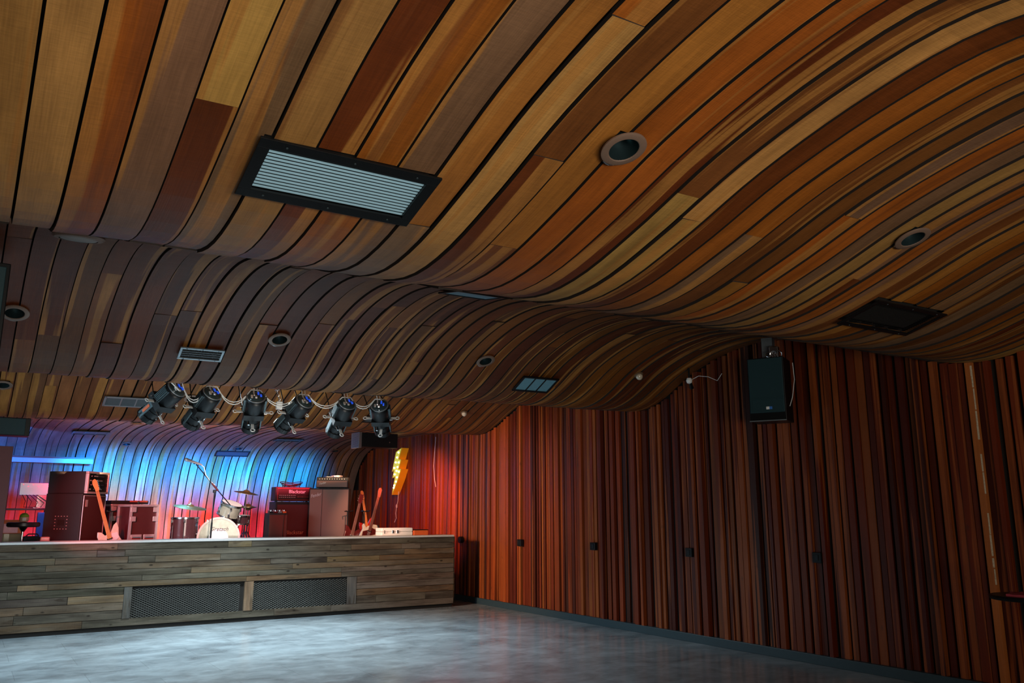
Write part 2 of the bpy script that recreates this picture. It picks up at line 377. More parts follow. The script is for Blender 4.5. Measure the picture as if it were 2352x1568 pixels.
def curved_board(x0, x1, s0, s1, oL, oR, rnd):
    rows = set([round(s0, 4), round(s1, 4)]) | set(np.round(np.arange(math.ceil(s0 / .13) * .13, s1, .13), 4))
    hs = []
    for (xa, xb, ya, yb) in HOLES:
        sa, sb = s_of_y(ya), s_of_y(yb)
        if xb > x0 and xa < x1 and sb > s0 and sa < s1:
            hs.append((max(xa, x0), min(xb, x1), sa, sb)); rows |= {round(sa, 4), round(sb, 4)}
    rows = sorted(r for r in rows if s0 - 1e-4 <= r <= s1 + 1e-4)
    xs = sorted({x0, x1} | {h[0] for h in hs} | {h[1] for h in hs}); nx = len(xs)
    mb = MB(); uvs = []
    for s in rows:
        for x in xs:
            t = (x - x0) / (x1 - x0); mb.v.append(cpoint(x, s, oL + (oR - oL) * t)); uvs.append((x - x0, s))
    nb = len(mb.v)
    for s in rows:
        for x in (x0, x1): mb.v.append(cpoint(x, s, (oL if x == x0 else oR) - .022)); uvs.append((x - x0 + .02, s))
    for i in range(len(rows) - 1):
        sm = (rows[i] + rows[i + 1]) / 2
        for j in range(nx - 1):
            xm = (xs[j] + xs[j + 1]) / 2
            if any(h[0] < xm < h[1] and h[2] < sm < h[3] for h in hs): continue
            a = i * nx + j; mb.f.append((a, a + nx, a + nx + 1, a + 1))
        if not any(h[0] <= x0 + 1e-6 and h[2] < sm < h[3] for h in hs): mb.f.append((i * nx, nb + 2 * i, nb + 2 * i + 2, (i + 1) * nx))
        if not any(h[1] >= x1 - 1e-6 and h[2] < sm < h[3] for h in hs): mb.f.append((i * nx + nx - 1, (i + 1) * nx + nx - 1, nb + 2 * i + 3, nb + 2 * i + 1))
    for i in (0, len(rows) - 1): mb.f.append((i * nx, i * nx + nx - 1, nb + 2 * i + 1, nb + 2 * i))
    mb.edge0 = [len(f) == 4 and any(i_ >= nb for i_ in f) for f in mb.f]
    return mb, uvs

TAN = (.42, .22, .060); GOLD = (.38, .145, .026); ORG = (.31, .088, .011); RED = (.13, .030, .006); GRY = (.20, .105, .052); BRN = (.18, .060, .014)
PALE = [(.36, .29, .22), (.30, .22, .16), (.40, .30, .22), (.24, .15, .11), (.33, .22, .16)]
PAL = [TAN, GOLD, ORG, ORG, RED, GRY, BRN, BRN]
PAL2 = [(.21, .050, .007), (.17, .036, .006), (.14, .031, .006), (.23, .070, .009), (.17, .055, .012), (.26, .080, .010), (.12, .028, .006), (.20, .044, .006)]  # second wave: redder wood, also darkened in place of dimmer light
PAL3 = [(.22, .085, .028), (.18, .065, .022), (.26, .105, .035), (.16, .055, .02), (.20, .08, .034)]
PAL2 = [tuple(q * .74 for q in c_) for c_ in PAL2]; PAL3 = [tuple(q * .85 for q in c_) for c_ in PAL3]  # further darkening of both waves stands in for weaker bounced light
def jit(c, a=.16):
    k = 1 + random.uniform(-a, a); return tuple(min(1, max(0, q * k * (1 + random.uniform(-.06, .06)))) for q in c)
XK = [-.62, -.455, -.29, -.128, .034, .196, .36, .534, .693, .85, 1.032, 1.199, 1.39, 1.575, 1.74, 1.92, 2.10, 2.285, 2.47, 2.63, 2.80, 2.97]
while XK[-1] < XW - .2: XK.append(XK[-1] + random.uniform(.155, .185))
XK[-1] = XW - .02
NEARC = {3: BRN, 4: TAN, 5: ORG, 6: GRY, 7: TAN, 8: GRY, 9: TAN, 10: RED, 11: RED, 12: GRY, 13: GOLD, 14: ORG, 15: BRN, 16: GOLD, 17: ORG, 18: ORG, 19: RED, 20: BRN, 21: TAN, 22: GOLD}
JOINT = {12: [1.95], 15: [2.75], 13: [3.35], 14: [2.0, 5.3], 16: [3.4], 24: [2.9], 20: [2.75], 27: [2.6], 10: [4.9], 8: [6.9], 26: [3.3], 18: [4.4]}
for k in range(-1, len(XK) - 1):
    # one extra wide course closes the ceiling to the left wall, outside the frame
    x0, x1 = (-2.95, XK[0]) if k < 0 else (XK[k], XK[k + 1])
    if k < 0: random.seed(11)
    cuts = [s_of_y(y) for y in JOINT.get(k, [])]
    hid = [s_of_y(4.25 + random.uniform(-.15, .2)), s_of_y(9.0 + random.uniform(-.15, .25)), s_of_y(13.15 + random.uniform(-.15, .3))]
    if not any(c_ < hid[0] for c_ in cuts) and random.random() < .45: cuts.append(s_of_y(random.uniform(.2, 3.2)))
    if not any(hid[0] < c_ < hid[1] for c_ in cuts) and random.random() < .7: cuts.append(s_of_y(random.uniform(5.6, 8.2)))
    if random.random() < .25: cuts.append(s_of_y(random.uniform(10.5, 12.3)))
    if random.random() < .3: cuts.append(s_of_y(random.uniform(14.5, 17.5)))
    cuts += hid
    if k < 0: cuts = []
    ed = [0] + sorted(cuts) + [STOT - .01]
    gap = random.choice([.007, .010, .012]) if x1 < 1.5 else random.choice([.012, .015, .018, .024])
    for i in range(len(ed) - 1):
        lo = random.uniform(-.004, .008); mbd, uvs = curved_board(x0 + gap / 2, x1 - gap / 2, ed[i] + .0005, ed[i + 1] - .0005, lo + random.uniform(0, .008), lo, 0)
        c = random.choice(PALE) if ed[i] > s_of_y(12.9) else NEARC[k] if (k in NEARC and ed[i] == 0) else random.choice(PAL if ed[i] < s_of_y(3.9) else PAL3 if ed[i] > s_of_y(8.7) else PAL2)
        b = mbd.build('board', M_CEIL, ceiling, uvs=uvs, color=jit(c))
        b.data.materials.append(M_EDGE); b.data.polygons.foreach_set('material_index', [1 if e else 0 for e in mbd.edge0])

# right wall: dark backing and individual vertical slats
wall_right = struct('wall_right', MB().box(XW + .03, XW + .25, -4.2, 19.3, 0, 3.75), M_DARK)
WPAL = [(.25, .038, .009), (.31, .058, .012), (.19, .028, .008), (.12, .020, .009), (.35, .085, .018), (.065, .016, .009), (.25, .045, .012)]
y = 1.2; nsl = 0
flake_y = 3.93
while y < 18.95:
    near = y < 9.5
    w = random.choice([.038, .05, .062, .075, .09]) if not near else random.choice([.045, .06, .07, .085])
    g = random.choice([.008, .011, .016, .024]) if not near else random.choice([.008, .02, .035, .055])
    pr = random.choice([0, .01, .022, .03]) if not near else random.choice([0, .015, .035, .055])
    top = min(zceil(XW, y), zceil(XW, y + w)) + (.0 if y < 17.2 else -.02)
    if y > 17.9: top = min(top, zceil(XW, min(y + .12, 18.9)))
    if y > 18.5: top = 2.1
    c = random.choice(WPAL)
    if y < 8.5: c = tuple(q * .6 for q in c)  # nearer slats coloured darker in place of light fading along the wall
    fl = abs(y - flake_y) < .05
    if fl: c = (.42, .13, .03); pr = .05
    z0 = DECK if y > 14.35 else .1
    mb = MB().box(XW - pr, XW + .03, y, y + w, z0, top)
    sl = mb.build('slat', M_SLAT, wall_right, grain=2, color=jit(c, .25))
    if fl:
        flake_y = -9; m2 = MB(); zz = .9
        while zz < 2.9:
            h = random.uniform(.05, .22)
            if random.random() < .85: m2.box(XW - pr - .002, XW - pr + .01, y - .003, y + random.uniform(.004, .010), zz, zz + h)
            zz += h + random.uniform(0, .02)
        m2.build('paint_flake', M_FLAKE, sl, label='pale flaking paint along the slat edge')
    y += w + g; nsl += 1
struct('baseboard_right', MB().box(XW - .062, XW + .03, 1.0, 14.3, 0, .10), M_BASE, bevel=.004)

# stage platform: deck, ledge and the board front
deck = MB().box(-2.95, 7.15, 13.17, 19.1, .75, DECK); deck.box(7.15, XW, 14.35, 19.1, .75, DECK)
stage = struct('trim_1', deck, M_DECK); stage['label'] = 'low black stage deck behind the ledge'
led = MB().box(-2.95, 7.19, 12.79, 13.18, .0, LIP - .03); led.box(7.17, 7.2, 12.8, 14.35, 0, LIP - .03)
front = thing('stage_platform', 'long stage front of weathered grey reclaimed boards with two metal grilles', 'stage', (0, 12.75, 0))
def loc(mbx):                                   # world coordinates -> the front's own frame
    mbx.v = [(a, b_ - 12.75, c) for a, b_, c in mbx.v]; return mbx
loc(led).build('core', M_DARK, front)
loc(MB().box(-2.95, 7.2, 12.74, 13.2, LIP - .03, LIP)).build('ledge_cap', M_LEDW, front, bevel=.004, label='pale painted ledge along the top')
GX = [(2.09, 3.63), (3.77, 5.26)]
rows = [1.17, 1.075, .985, .895, .81, .725, .65, .575, .475, .375, .27, .155, .055]
SPAL = [(.14, .10, .068), (.16, .11, .064), (.11, .092, .072), (.20, .124, .062), (.17, .135, .10), (.08, .064, .046), (.22, .15, .08), (.12, .098, .07)]
for i in range(len(rows) - 1):
    zt, zb = rows[i], rows[i + 1]
    spans = [(-2.9, 7.2)]
    if zt <= .58 and zb >= .15: spans = [(-2.9, 1.985), (5.41, 7.2)]
    for a, b_ in spans:
        x = a
        while x < b_ - .01:
            L_ = random.choice([.35, .9, 1.5, 2.1, 2.6, 3.0]); e = min(x + L_, b_)
            if b_ - e < .3: e = b_
            pr = random.uniform(0, .012)
            loc(MB().box(x + .002, e - .002, 12.755 - pr, 12.79, zb + .005, zt - .001)).build('plank', M_STAGE, front, grain=0, color=tuple(.78 * q for q in jit(random.choice(SPAL), .25)))
            x = e
for a, b_, c in ((1.985, 2.085, (.10, .095, .085)), (3.635, 3.765, (.24, .15, .09)), (5.265, 5.41, (.11, .10, .09))):
    loc(MB().box(a, b_, 12.742, 12.79, .157, .573)).build('frame_board', M_STAGE, front, grain=2, color=c)
loc(MB().box(-2.9, 7.19, 12.775, 12.8, 0, .053)).build('toe_board', M_DARK, front)
# right end return of the stage
for i in range(len(rows) - 1):
    loc(MB().box(7.2, 7.222, 12.757, 14.3, rows[i + 1] + .003, rows[i] - .001)).build('plank', M_STAGE, front, grain=1, color=tuple(.78 * q for q in jit(random.choice(SPAL), .25)))
for (a, b_) in GX:
    m = MB(); px_, pz = .0618, .0300; z0, z1 = .158, .572
    nx = int((b_ - a) / px_); nz_ = int((z1 - z0) / pz)
    for i in range(nx):
        for j in range(nz_):
            cx = a + (i + .5) * px_ + (j % 2) * 0; cz = z0 + (j + .5) * pz
            for (dx0, dz0, dx1, dz1) in ((-.5, 0, 0, .5), (0, .5, .5, 0), (.5, 0, 0, -.5), (0, -.5, -.5, 0)):
                p = Vector((cx + dx0 * px_, 12.768, cz + dz0 * pz)); q = Vector((cx + dx1 * px_, 12.768, cz + dz1 * pz))
                wz = .0042
                m.add([p + Vector((0, -.004, -wz)), q + Vector((0, -.004, -wz)), q + Vector((0, .006, wz)), p + Vector((0, .006, wz))], [(0, 1, 2, 3)])
    loc(m).build('mesh_grille', M_MESHM, front, kind='stuff')
# dark openings behind the grilles: the core is set back there
front.children[0].data.materials[0] = M_DARK

# shelf beam across the back wall at stage left
p0 = W(28, 1054, 18.25); p1 = W(213, 1064, 18.25)
t = thing('wall_shelf', 'long horizontal shelf on the back wall at the far left of the stage', 'shelf', (p0.x, 18.25, p1.z))
MB().box(-2.6, p1.x - p0.x, 0, .62, .0, .11).build('board', mat('shelf_wood', (.22, .05, .03), .5), t)
MB().box(-2.6, p1.x - p0.x, -.012, .0, -.01, .075).build('face_strip', mat('pale_edge_strip', (.5, .52, .6), .4), t, label='pale edging strip')

# dark panel standing at the left end of the ledge
pa = W(31, 1025, 12.95)
tag(MB().box(-.55, 0, -.02, .02, 0, pa.z - LIP).build('partition_panel', M_REDBLK, bevel=.003), 'plain maroon panel standing upright at the left end of the stage ledge', 'panel')
bpy.data.objects['partition_panel'].location = (pa.x, 12.95, LIP)

# ------------------------------------------------------------------ ceiling fittings
def on_ceiling(name, label, cat, x, y, group=None, push=.024):
    F = cframe(x, y); t = thing(name, label, cat, group=group)
    t.matrix_world = F @ Matrix.Translation((0, 0, push)); return t
def make_downlight(label, x, y, lens=None):
    t = on_ceiling('downlight', label, 'ceiling light', x, y, 'recessed downlights in the wooden ceiling')
    MB().lathe([(.070, -.012), (.070, .004), (.074, .007), (.098, .007), (.106, .003), (.106, -.004)], 40, cap=False).build('trim_ring', M_TRIM, t, smooth=True)
    MB().lathe([(.070, .004), (.068, -.03), (.060, -.075), (.044, -.10), (.002, -.105)], 32, cap=False).build('reflector', M_CUP, t, smooth=True)
    c = MB().cyl((0, 0, -.10), (0, 0, -.075), .03, .026, 20).build('lamp', lens or M_GLASSK, t, smooth=True)
    MB().tube([(-.038, .101, -.006), (-.02, .108, -.004), (.0, .111, -.003), (.02, .108, -.004), (.038, .101, -.006)], .006).build('spring_clip', M_CHROME, t)
    return t
DL = ['nearest copper trimmed downlight, in front of the first ceiling wave', 'downlight up at the right, above the dark square vent',
      'downlight partly hidden by the black speaker at the left edge', 'downlight right of the small grey register in the second wave',
      'small downlight in the middle of the second wave, beside the three pane vent', 'downlight low at the left edge, beyond the second wave', 'dark downlight half hidden behind the leftmost spotlight']
for (x, y), l in zip(DOWN, DL): make_downlight(l, x, y)
SL = ['unlit downlight over the stage, nearest row left', 'unlit downlight over the stage just behind the third spotlight',
      'red lit downlight over the stage above the road case', 'red lit downlight over the stage above the drum kit', 'red lit downlight over the stage above the tall brown amplifier cabinet']
for i, ((x, y), l) in enumerate(zip(STDN, SL)): make_downlight(l, x, y, M_REDL if i > 1 else None)

def vent_frame(t, hx, hy, b, mt, th=.012, name='frame'):
    m = MB().box(-hx, hx, -hy, -hy + b, 0, th).box(-hx, hx, hy - b, hy, 0, th).box(-hx, -hx + b, -hy + b, hy - b, 0, th).box(hx - b, hx, -hy + b, hy - b, 0, th)
    f = m.build(name, mt, t, bevel=.002)
    for sx in (-.72, 0, .72):
        for sy in (-1, 1): MB().cyl((sx * hx, sy * (hy - b / 2), th), (sx * hx, sy * (hy - b / 2), th + .003), .005, .004, 8).build('screw', M_FIN, f)
    return f
# big return-air grille
x0, x1, y0, y1 = VENT1
t = on_ceiling('ceiling_vent', 'large black framed vent with bright blue grey horizontal louvres', 'vent', (x0 + x1) / 2, (y0 + y1) / 2, push=.020)
hx, hy = (x1 - x0) / 2, (y1 - y0) / 2 + .005
vent_frame(t, hx, hy, .052, M_BLK)
n = 13
for i in range(n):
    yy = -hy + .052 + (i + .5) * (2 * hy - .104) / n
    MB().cbox((0, yy, -.006), (2 * hx - .10, .0118, .0016), Matrix.Rotation(math.radians(4), 3, 'X')).build('louvre', M_LOUV, t)
MB().box(-hx + .03, hx - .03, -hy + .03, hy - .03, -.06, -.055).build('duct', M_DARK, t)
# dark square vent at the right
x0, x1, y0, y1 = VENT2
t = on_ceiling('ceiling_vent', 'dark black slatted vent panel at the right, below a downlight', 'vent', (x0 + x1) / 2, (y0 + y1) / 2, push=.026)
hx, hy = (x1 - x0) / 2, (y1 - y0) / 2
vent_frame(t, hx, hy, .035, M_BLK)
for i in range(16):
    yy = -hy + .035 + (i + .5) * (2 * hy - .07) / 16
    MB().cbox((0, yy, -.004), (2 * hx - .07, .014, .003), Matrix.Rotation(math.radians(-35), 3, 'X')).build('louvre', M_BLKM, t)
MB().box(-hx + .03, hx - .03, -hy + .03, hy - .03, -.05, -.045).build('duct', M_DARK, t)
M_BLUEV = mat('blue_reflection_pane', (.13, .30, .38), .5)  # window reflection painted into the pane colour as blue
M_DKV = mat('dark_filter', (.05, .075, .085), .5)
def pane_vent(label, x, y, w, d, npane, mf, mp, push=.024):
    t = on_ceiling('pane_vent', label, 'vent', x, y, 'small framed vents in the ceiling', push)
    hx, hy = w / 2, d / 2; b = .028
    m = MB().box(-hx, hx, -hy, -hy + b, 0, .014).box(-hx, hx, hy - b, hy, 0, .014).box(-hx, -hx + b, -hy, hy, 0, .014).box(hx - b, hx, -hy, hy, 0, .014)
    m.build('frame', mf, t, bevel=.002)
    cw = (w - 2 * b) / npane
    for i in range(1, npane): MB().box(-hx + b + i * cw - .008, -hx + b + i * cw + .008, -hy + b, hy - b, 0, .012).build('divider', mf, t)
    for i in range(npane): MB().box(-hx + b + i * cw, -hx + b + (i + 1) * cw, -hy + b, hy - b, .001, .006).build('pane', mp, t)
    return t
pane_vent('small black framed vent with three bright blue panes at the second wave', 5.60, 7.98, .52, .30, 3, M_BLK, M_BLUEV)
pane_vent('narrow blue panel vent half hidden behind the first wave crest', 3.54, 6.0, .50, .34, 1, M_BLK, M_BLUEV)
pane_vent('grey three pane vent beside the leftmost spotlight', 1.72, 12.15, .62, .26, 3, M_GREY, M_DKV)
pane_vent('dark vent behind the rightmost spotlight', 5.5, 12.3, .5, .24, 2, M_BLKM, M_DKV)
pane_vent('dark three pane vent over the stage at left', 1.80, 16.84, .60, .42, 3, M_BLKM, M_DKV)
pane_vent('dark three pane vent over the stage, above the amplifiers', 5.57, 17.0, .56, .34, 3, M_BLKM, M_DKV)
pane_vent('flat black single panel vent where the stage ceiling curves down', 4.74, 18.2, .72, .22, 1, M_BLK, M_DKV)
# small register
t = on_ceiling('floor_register', 'small grey metal register with fine grid, left of a downlight', 'vent', 1.71, 7.94, push=.024); t.name = 'air_register'
hx, hy = .20, .088
vent_frame(t, hx, hy, .022, M_GREY, .014)
for i in range(26):
    xx = -hx + .03 + i * (2 * hx - .06) / 25
    MB().box(xx - .001, xx + .001, -hy + .022, hy - .022, .0, .008).build('fin', M_BLKM, t)
for i in range(3):
    yy = -.03 + i * .03; MB().box(-hx + .02, hx - .02, yy - .0015, yy + .0015, .006, .011).build('bar', M_GREY, t)
MB().box(-hx + .01, hx - .01, -hy + .01, hy - .01, 0, .001).build('duct', M_DARK, t)
# dome on the ceiling at left
t = on_ceiling('ceiling_speaker', 'flat round pale disc fitting just behind the first wave at left', 'speaker', .45, 6.05, push=.014)
MB().lathe([(.16, 0), (.165, .008), (.15, .022), (.12, .026)], 40, cap=False).build('rim', M_TRIM, t, smooth=True)
MB().lathe([(.12, .020), (.11, .026), (.001, .030)], 36, cap=False).build('grille', mat('grey_disc', (.30, .27, .25), .6), t, smooth=True)
# glass bulbs / sensors
def bulb(label, x, y):
    t = on_ceiling('ceiling_sensor', label, 'sensor', x, y, 'dome sensors on the ceiling', push=.012)
    MB().lathe([(.06, 0), (.06, .008), (.05, .014)], 24).build('base', mat('brown_base', (.16, .10, .06), .5), t, smooth=True)
    MB().lathe([(.040, .012), (.045, .03), (.036, .055), (.018, .07), (.001, .074)], 24, cap=False).build('dome', mat('milky_dome', (.6, .52, .40), .15, coat=.5), t, smooth=True)
bulb('small domed sensor at the far right of the second wave', 6.98, 7.66)
bulb('small domed sensor on the third wave, right of the spotlights', 6.91, 11.96)
# camera with pale wire
c0 = W(1583, 874, 7.40)
t = thing('security_camera', 'tiny pale camera with a thin wire where the ceiling meets the right wall', 'camera', tuple(c0))
MB().lathe([(.001, -.04), (.03, -.03), (.04, 0), (.03, .03), (.001, .04)], 16, cap=False).build('dome', M_WHITE, t, smooth=True)
MB().cyl((.02, 0, -.02), (.09, .05, -.08), .02, .028, 12).build('body', M_BLK, t, smooth=True)
MB().cyl((0, 0, .03), (0, .0, zceil(c0.x, 7.40) - c0.z - .012), .012, .012, 8).build('stem', M_BLK, t)
MB().tube([(.03, 0, .01), (.05, -.12, .05), (.06, -.27, .02), (.06, -.42, -.05), (.06, -.50, .03)], .0035).build('wire', M_CABLE, t)

# ------------------------------------------------------------------ spotlights under the second wave
PIPE_Y, PIPE_Z = 10.62, 3.23
t = thing('lighting_pipe', 'black horizontal lighting pipe hidden behind the second wave crest', 'pipe', (0, PIPE_Y, 0))
MB().cyl((1.2, 0, PIPE_Z), (5.3, 0, PIPE_Z + .05), .025, .025, 16).build('pipe', M_BLKM, t, smooth=True)
for x in (1.4, 3.2, 5.1): MB().cyl((x, 0, PIPE_Z), (x, .0, zceil(x, PIPE_Y)), .012, .012, 8).build('hanger', M_BLKM, t)
def make_spot(label, cap, tip, red=False, roll=0):
    cap = Vector(cap); tip = Vector(tip); d = (tip - cap); Lg = d.length
    q = d.to_track_quat('Z', 'Y')
    t = thing('stage_spotlight', label, 'spotlight', tuple(cap), group='spotlights hung in a row before the stage')
    t.rotation_euler = (q.to_matrix() @ Matrix.Rotation(roll, 3, 'Z')).to_euler(); t.scale = (1.28, 1.28, .90)
    b = MB().lathe([(.088, 0), (.098, .015), (.10, .06), (.10, .22), (.086, .25), (.086, .27)], 32)
    b.box(-.095, .095, -.095, .095, .235, .33)
    b.build('housing', M_BLK, t, smooth=True)
    br = MB().lathe([(.078, .32), (.078, .42), (.084, .425), (.084, .45), (.078, .455), (.078, .52), (.088, .53), (.09, .60), (.082, .60), (.06, .575)], 28)
    for a in range(10):
        an = a * PI / 5; br.cbox((.082 * math.cos(an), .082 * math.sin(an), .56), (.02, .02, .08), Matrix.Rotation(an, 3, 'Z'))
    br.build('barrel', M_BLK, t, smooth=True)
    MB().lathe([(.06, .577), (.03, .59), (.001, .594)], 20, cap=False).build('lens', M_GLASSK, t, smooth=True)
    cp = MB().torus(.086, .009, Matrix.Translation((0, 0, -.006)), 32, 8).build('cap_ring', M_GREY, t, smooth=True)
    MB().lathe([(.082, -.002), (.075, -.02), (.05, -.034), (.001, -.04)], 28, cap=False).build('rear_dome', M_GLASSK, t, smooth=True)
    for i in range(7):
        a = i * 2.4; r = .02 + .006 * i
        MB().cbox((r * math.cos(a), r * math.sin(a), -.038), (.012 + .004 * (i % 3), .036, .02), Matrix.Rotation(a * 1.3, 3, 'Z') @ Matrix.Rotation(.4, 3, 'X')).build('connector', M_BLUEL if i % 3 == 1 else M_LOGO, t, bevel=.003)
    # heat fins down two sides
    for sx in (-1, 1):
        f = MB()
        for j in range(5): f.box(sx * .088, sx * .108, -.034 + j * .015, -.026 + j * .015, .03, .235)
        f.box(sx * .084, sx * .092, -.045, .045, .025, .24); f.build('side_fin', M_FIN, t)
        MB().box(sx * .078, sx * .092, -.03, .03, .33, .57).build('side_rail', M_FIN, t, bevel=.002)
    # shutter handles
    for a, zz in ((0, .285), (PI, .285), (-PI / 2, .40)):
        M = Matrix.Rotation(a, 4, 'Z')
        h = MB().box(.09, .155, -.014, .014, zz - .003, zz + .003, M).torus(.018, .006, M @ Matrix.Translation((.172, 0, zz)), 18, 6)
        h.build('shutter_handle', M_WHITE, t, smooth=True)
        MB().cyl(M @ Vector((.06, .04, zz - .03)), M @ Vector((.125, .04, zz - .03)), .012, .009, 10).build('knob', M_CHROME, t, smooth=True)
    if red: MB().box(.093, .097, -.014, .014, .37, .50).build('red_label', M_ORNG, t, label='small orange red sticker on the side rail')
    # yoke and clamp up to the pipe (world-space offsets brought into the local frame)
    Mi = (Matrix.Translation(t.location) @ t.rotation_euler.to_matrix().to_4x4() @ Matrix.Diagonal((1.28, 1.28, .90, 1))).inverted()
    mid = cap + d.normalized() * .24
    hang = Vector((mid.x, PIPE_Y, PIPE_Z + .01 * mid.x))
    Rt = t.rotation_euler.to_matrix()
    xs = Rt @ Vector((1, 0, 0))
    y_ = MB()
    for s in (-1, 1):
        a = mid + xs * s * .135; bq = hang + Vector((xs.x, xs.y, 0)).normalized() * s * .118 + Vector((0, 0, -.07))
        y_.tube([Mi @ a, Mi @ ((a + bq) / 2 + Vector((0, .0, .01))), Mi @ bq], .006, 6)
    a = hang + Vector((xs.x, xs.y, 0)).normalized() * .122 + Vector((0, 0, -.07)); bq = hang - Vector((xs.x, xs.y, 0)).normalized() * .122 + Vector((0, 0, -.07))
    y_.tube([Mi @ a, Mi @ bq], .007, 6); y_.build('yoke', M_BLKM, t)
    cl = MB().tube([Mi @ (hang + Vector((0, 0, -.07))), Mi @ (hang + Vector((0, 0, .03)))], .016, 10); cl.build('clamp', M_CHROME, t, smooth=True)
    MB().tube([Mi @ (cap + Vector((-.02, .03, .07))), Mi @ (cap + Vector((-.02, .09, .20))), Mi @ (hang + Vector((-.03, -.01, .02)))], .0055).build('safety_cable', M_WHITE, t)
    MB().tube([Mi @ (cap + Vector((.02, .03, .07))), Mi @ (cap + Vector((.025, .09, .20))), Mi @ (hang + Vector((.02, -.01, .02)))], .004).build('safety_cable', M_WHITE, t)
    return t
SP = [((405, 893), (340, 952)), ((487, 903), (443, 965)), ((588, 911), (577, 972)), ((699, 921), (656, 970)), ((797, 927), (772, 982)), ((872, 931), (879, 985))]
SN = ['leftmost spotlight, turned furthest sideways, with an orange red sticker', 'second spotlight from the left in the row', 'third spotlight from the left, pointing almost straight ahead',
      'fourth spotlight from the left, beside the small white hanging box', 'fifth spotlight from the left in the row', 'rightmost spotlight, pointing straight at the stage']
caps = []
for i, ((a, b), l) in enumerate(zip(SP, SN)):
    A = W(a[0], a[1], 10.12); B0 = W(b[0], b[1], 10.46); d = (B0 - A); B = A + d.normalized() * .62
    make_spot(l, A, B, i == 0); caps.append(A)
# cable festoon
for q, off in (('upper', 0), ('lower', .03)):
    pts = []
    for i, A in enumerate(caps):
        pts.append(A + Vector((-.06, .02, .085))); pts.append(A + Vector((.06, .02, .085)))
        if i < 5:
            Bn = caps[i + 1]; sag = .19 - .02 * i + off
            for k in range(1, 8):
                u = k / 8; p = (A + Vector((.06, .02, .085))).lerp(Bn + Vector((-.06, .02, .085)), u); p.z -= sag * (1 - (2 * u - 1) ** 2); p.y += .03 * math.sin(k) * .4; pts.append(p)
    tag(MB().tube(pts, .0062, 6).build('power_cable', M_CABLE, smooth=True), f'pale cable draped between the spotlights, {q} of the pair', 'cable', 'cables looping between the spotlights')
# loose strap over the first spotlight
a = W(383, 868, 10.02); b = W(412, 897, 10.02)
tag(MB().tube([a, a.lerp(b, .5) + Vector((0, 0, .004)), b], .008, 6).build('strap', M_WHITE), 'short white strap lying across the leftmost spotlight', 'strap')
# small white box on a chain
c0 = W(641, 931, 10.3)
t = thing('junction_box', 'small white box hanging on a chain beside the fourth spotlight', 'junction box', tuple(c0))
MB().cbox((0, 0, 0), (.075, .05, .10)).build('box', M_WHITE, t, bevel=.006)
ch = MB()
for i in range(5):
    ch.torus(.014, .004, Matrix.Translation((0, .03 * i, .075 + i * .032)) @ Matrix.Rotation(PI / 2, 4, 'X') @ Matrix.Rotation(PI / 2 * (i % 2), 4, 'Y'), 10, 5)
ch.build('chain', M_CHROME, t)
MB().cbox((0, .14, .235), (.05, .05, .05)).build('clamp', M_CHROME, t, bevel=.006)

# ------------------------------------------------------------------ speakers
def speaker_box(t, w, d, h, grille_mat, body, gw=.9, gz=(.04, .96)):
    MB().box(-w / 2, w / 2, 0, d, 0, h).build('cabinet', body, t, bevel=.006)
    return MB().box(-w * gw / 2, w * gw / 2, -.012, 0, h * gz[0], h * gz[1]).build('grille', grille_mat, t, bevel=.004)
# right wall speaker
a = W(1730, 968, 5.95); b = W(1765, 966, 5.95)
t = thing('wall_speaker', 'black two way loudspeaker hung high on the right wall', 'speaker', (b.x, 5.95, b.z), rz=-math.radians(64))
w, d, h = .40, .36, .71
MB().box(-w / 2, w / 2, 0, d, 0, h).build('cabinet', M_BLK, t, bevel=.006)
g = MB().box(-w / 2 + .012, w / 2 - .012, -.014, 0, .09, h - .01).build('grille', M_TEAL, t, bevel=.004)
MB().box(-w / 2 + .02, w / 2 - .02, -.02, -.013, .235, .25).build('divider', M_TEAL, g)
MB().box(-w / 2 + .03, w / 2 - .04, -.018, -.013, .10, .112).build('divider', M_TEAL, g)
MB().box(-w / 2 + .03, -w / 2 + .04, -.017, -.013, .112, .24).build('divider', M_TEAL, g)
MB().box(-w / 2, w / 2, -.022, .0, -.004, .006).build('bottom_trim', M_GREY, t)
MB().box(-.01, .025, -.022, -.014, .125, .155).build('badge', M_WHITE, t, label='small white badge'); MB().box(.025, .055, -.022, -.014, .125, .155).build('badge', mat('blue_badge', (.05, .2, .6), .4), t, label='small blue badge')
MB().box(-.06, .06, .15, .28, h, zceil(b.x + .2, 6.0) - b.z - .02).build('bracket', M_GREY, t)
MB().cbox((.10, .06, h + .06), (.10, .08, .13)).build('clamp', M_CHROME, t, bevel=.01)
for i in range(3): MB().torus(.03 + .006 * i, .005, Matrix.Translation((.05 + .05 * i, .0, h + .03)) @ Matrix.Rotation(1.2 + i * .5, 4, 'X'), 16, 5).build('cable_loop', M_CHROME, t)
MB().tube([(.27, .15, h - .06), (.28, .14, h - .25), (.25, .12, h - .45), (.22, .10, h - .55)], .004).build('cable', M_CABLE, t)
# big speaker at the left edge
e = W(26, 606, 6.5)
t = thing('hanging_speaker', 'tall black loudspeaker hanging at the left edge of the frame', 'speaker', (e.x - .24, 6.5, W(2, 828, 6.5).z - .05))
speaker_box(t, .48, .42, e.z - t.location.z, M_TEAL, M_BLK)
MB().cyl((0, .2, e.z - t.location.z), (0, .2, zceil(0, 6.7) - t.location.z), .015, .015, 8).build('hanger', M_BLKM, t)
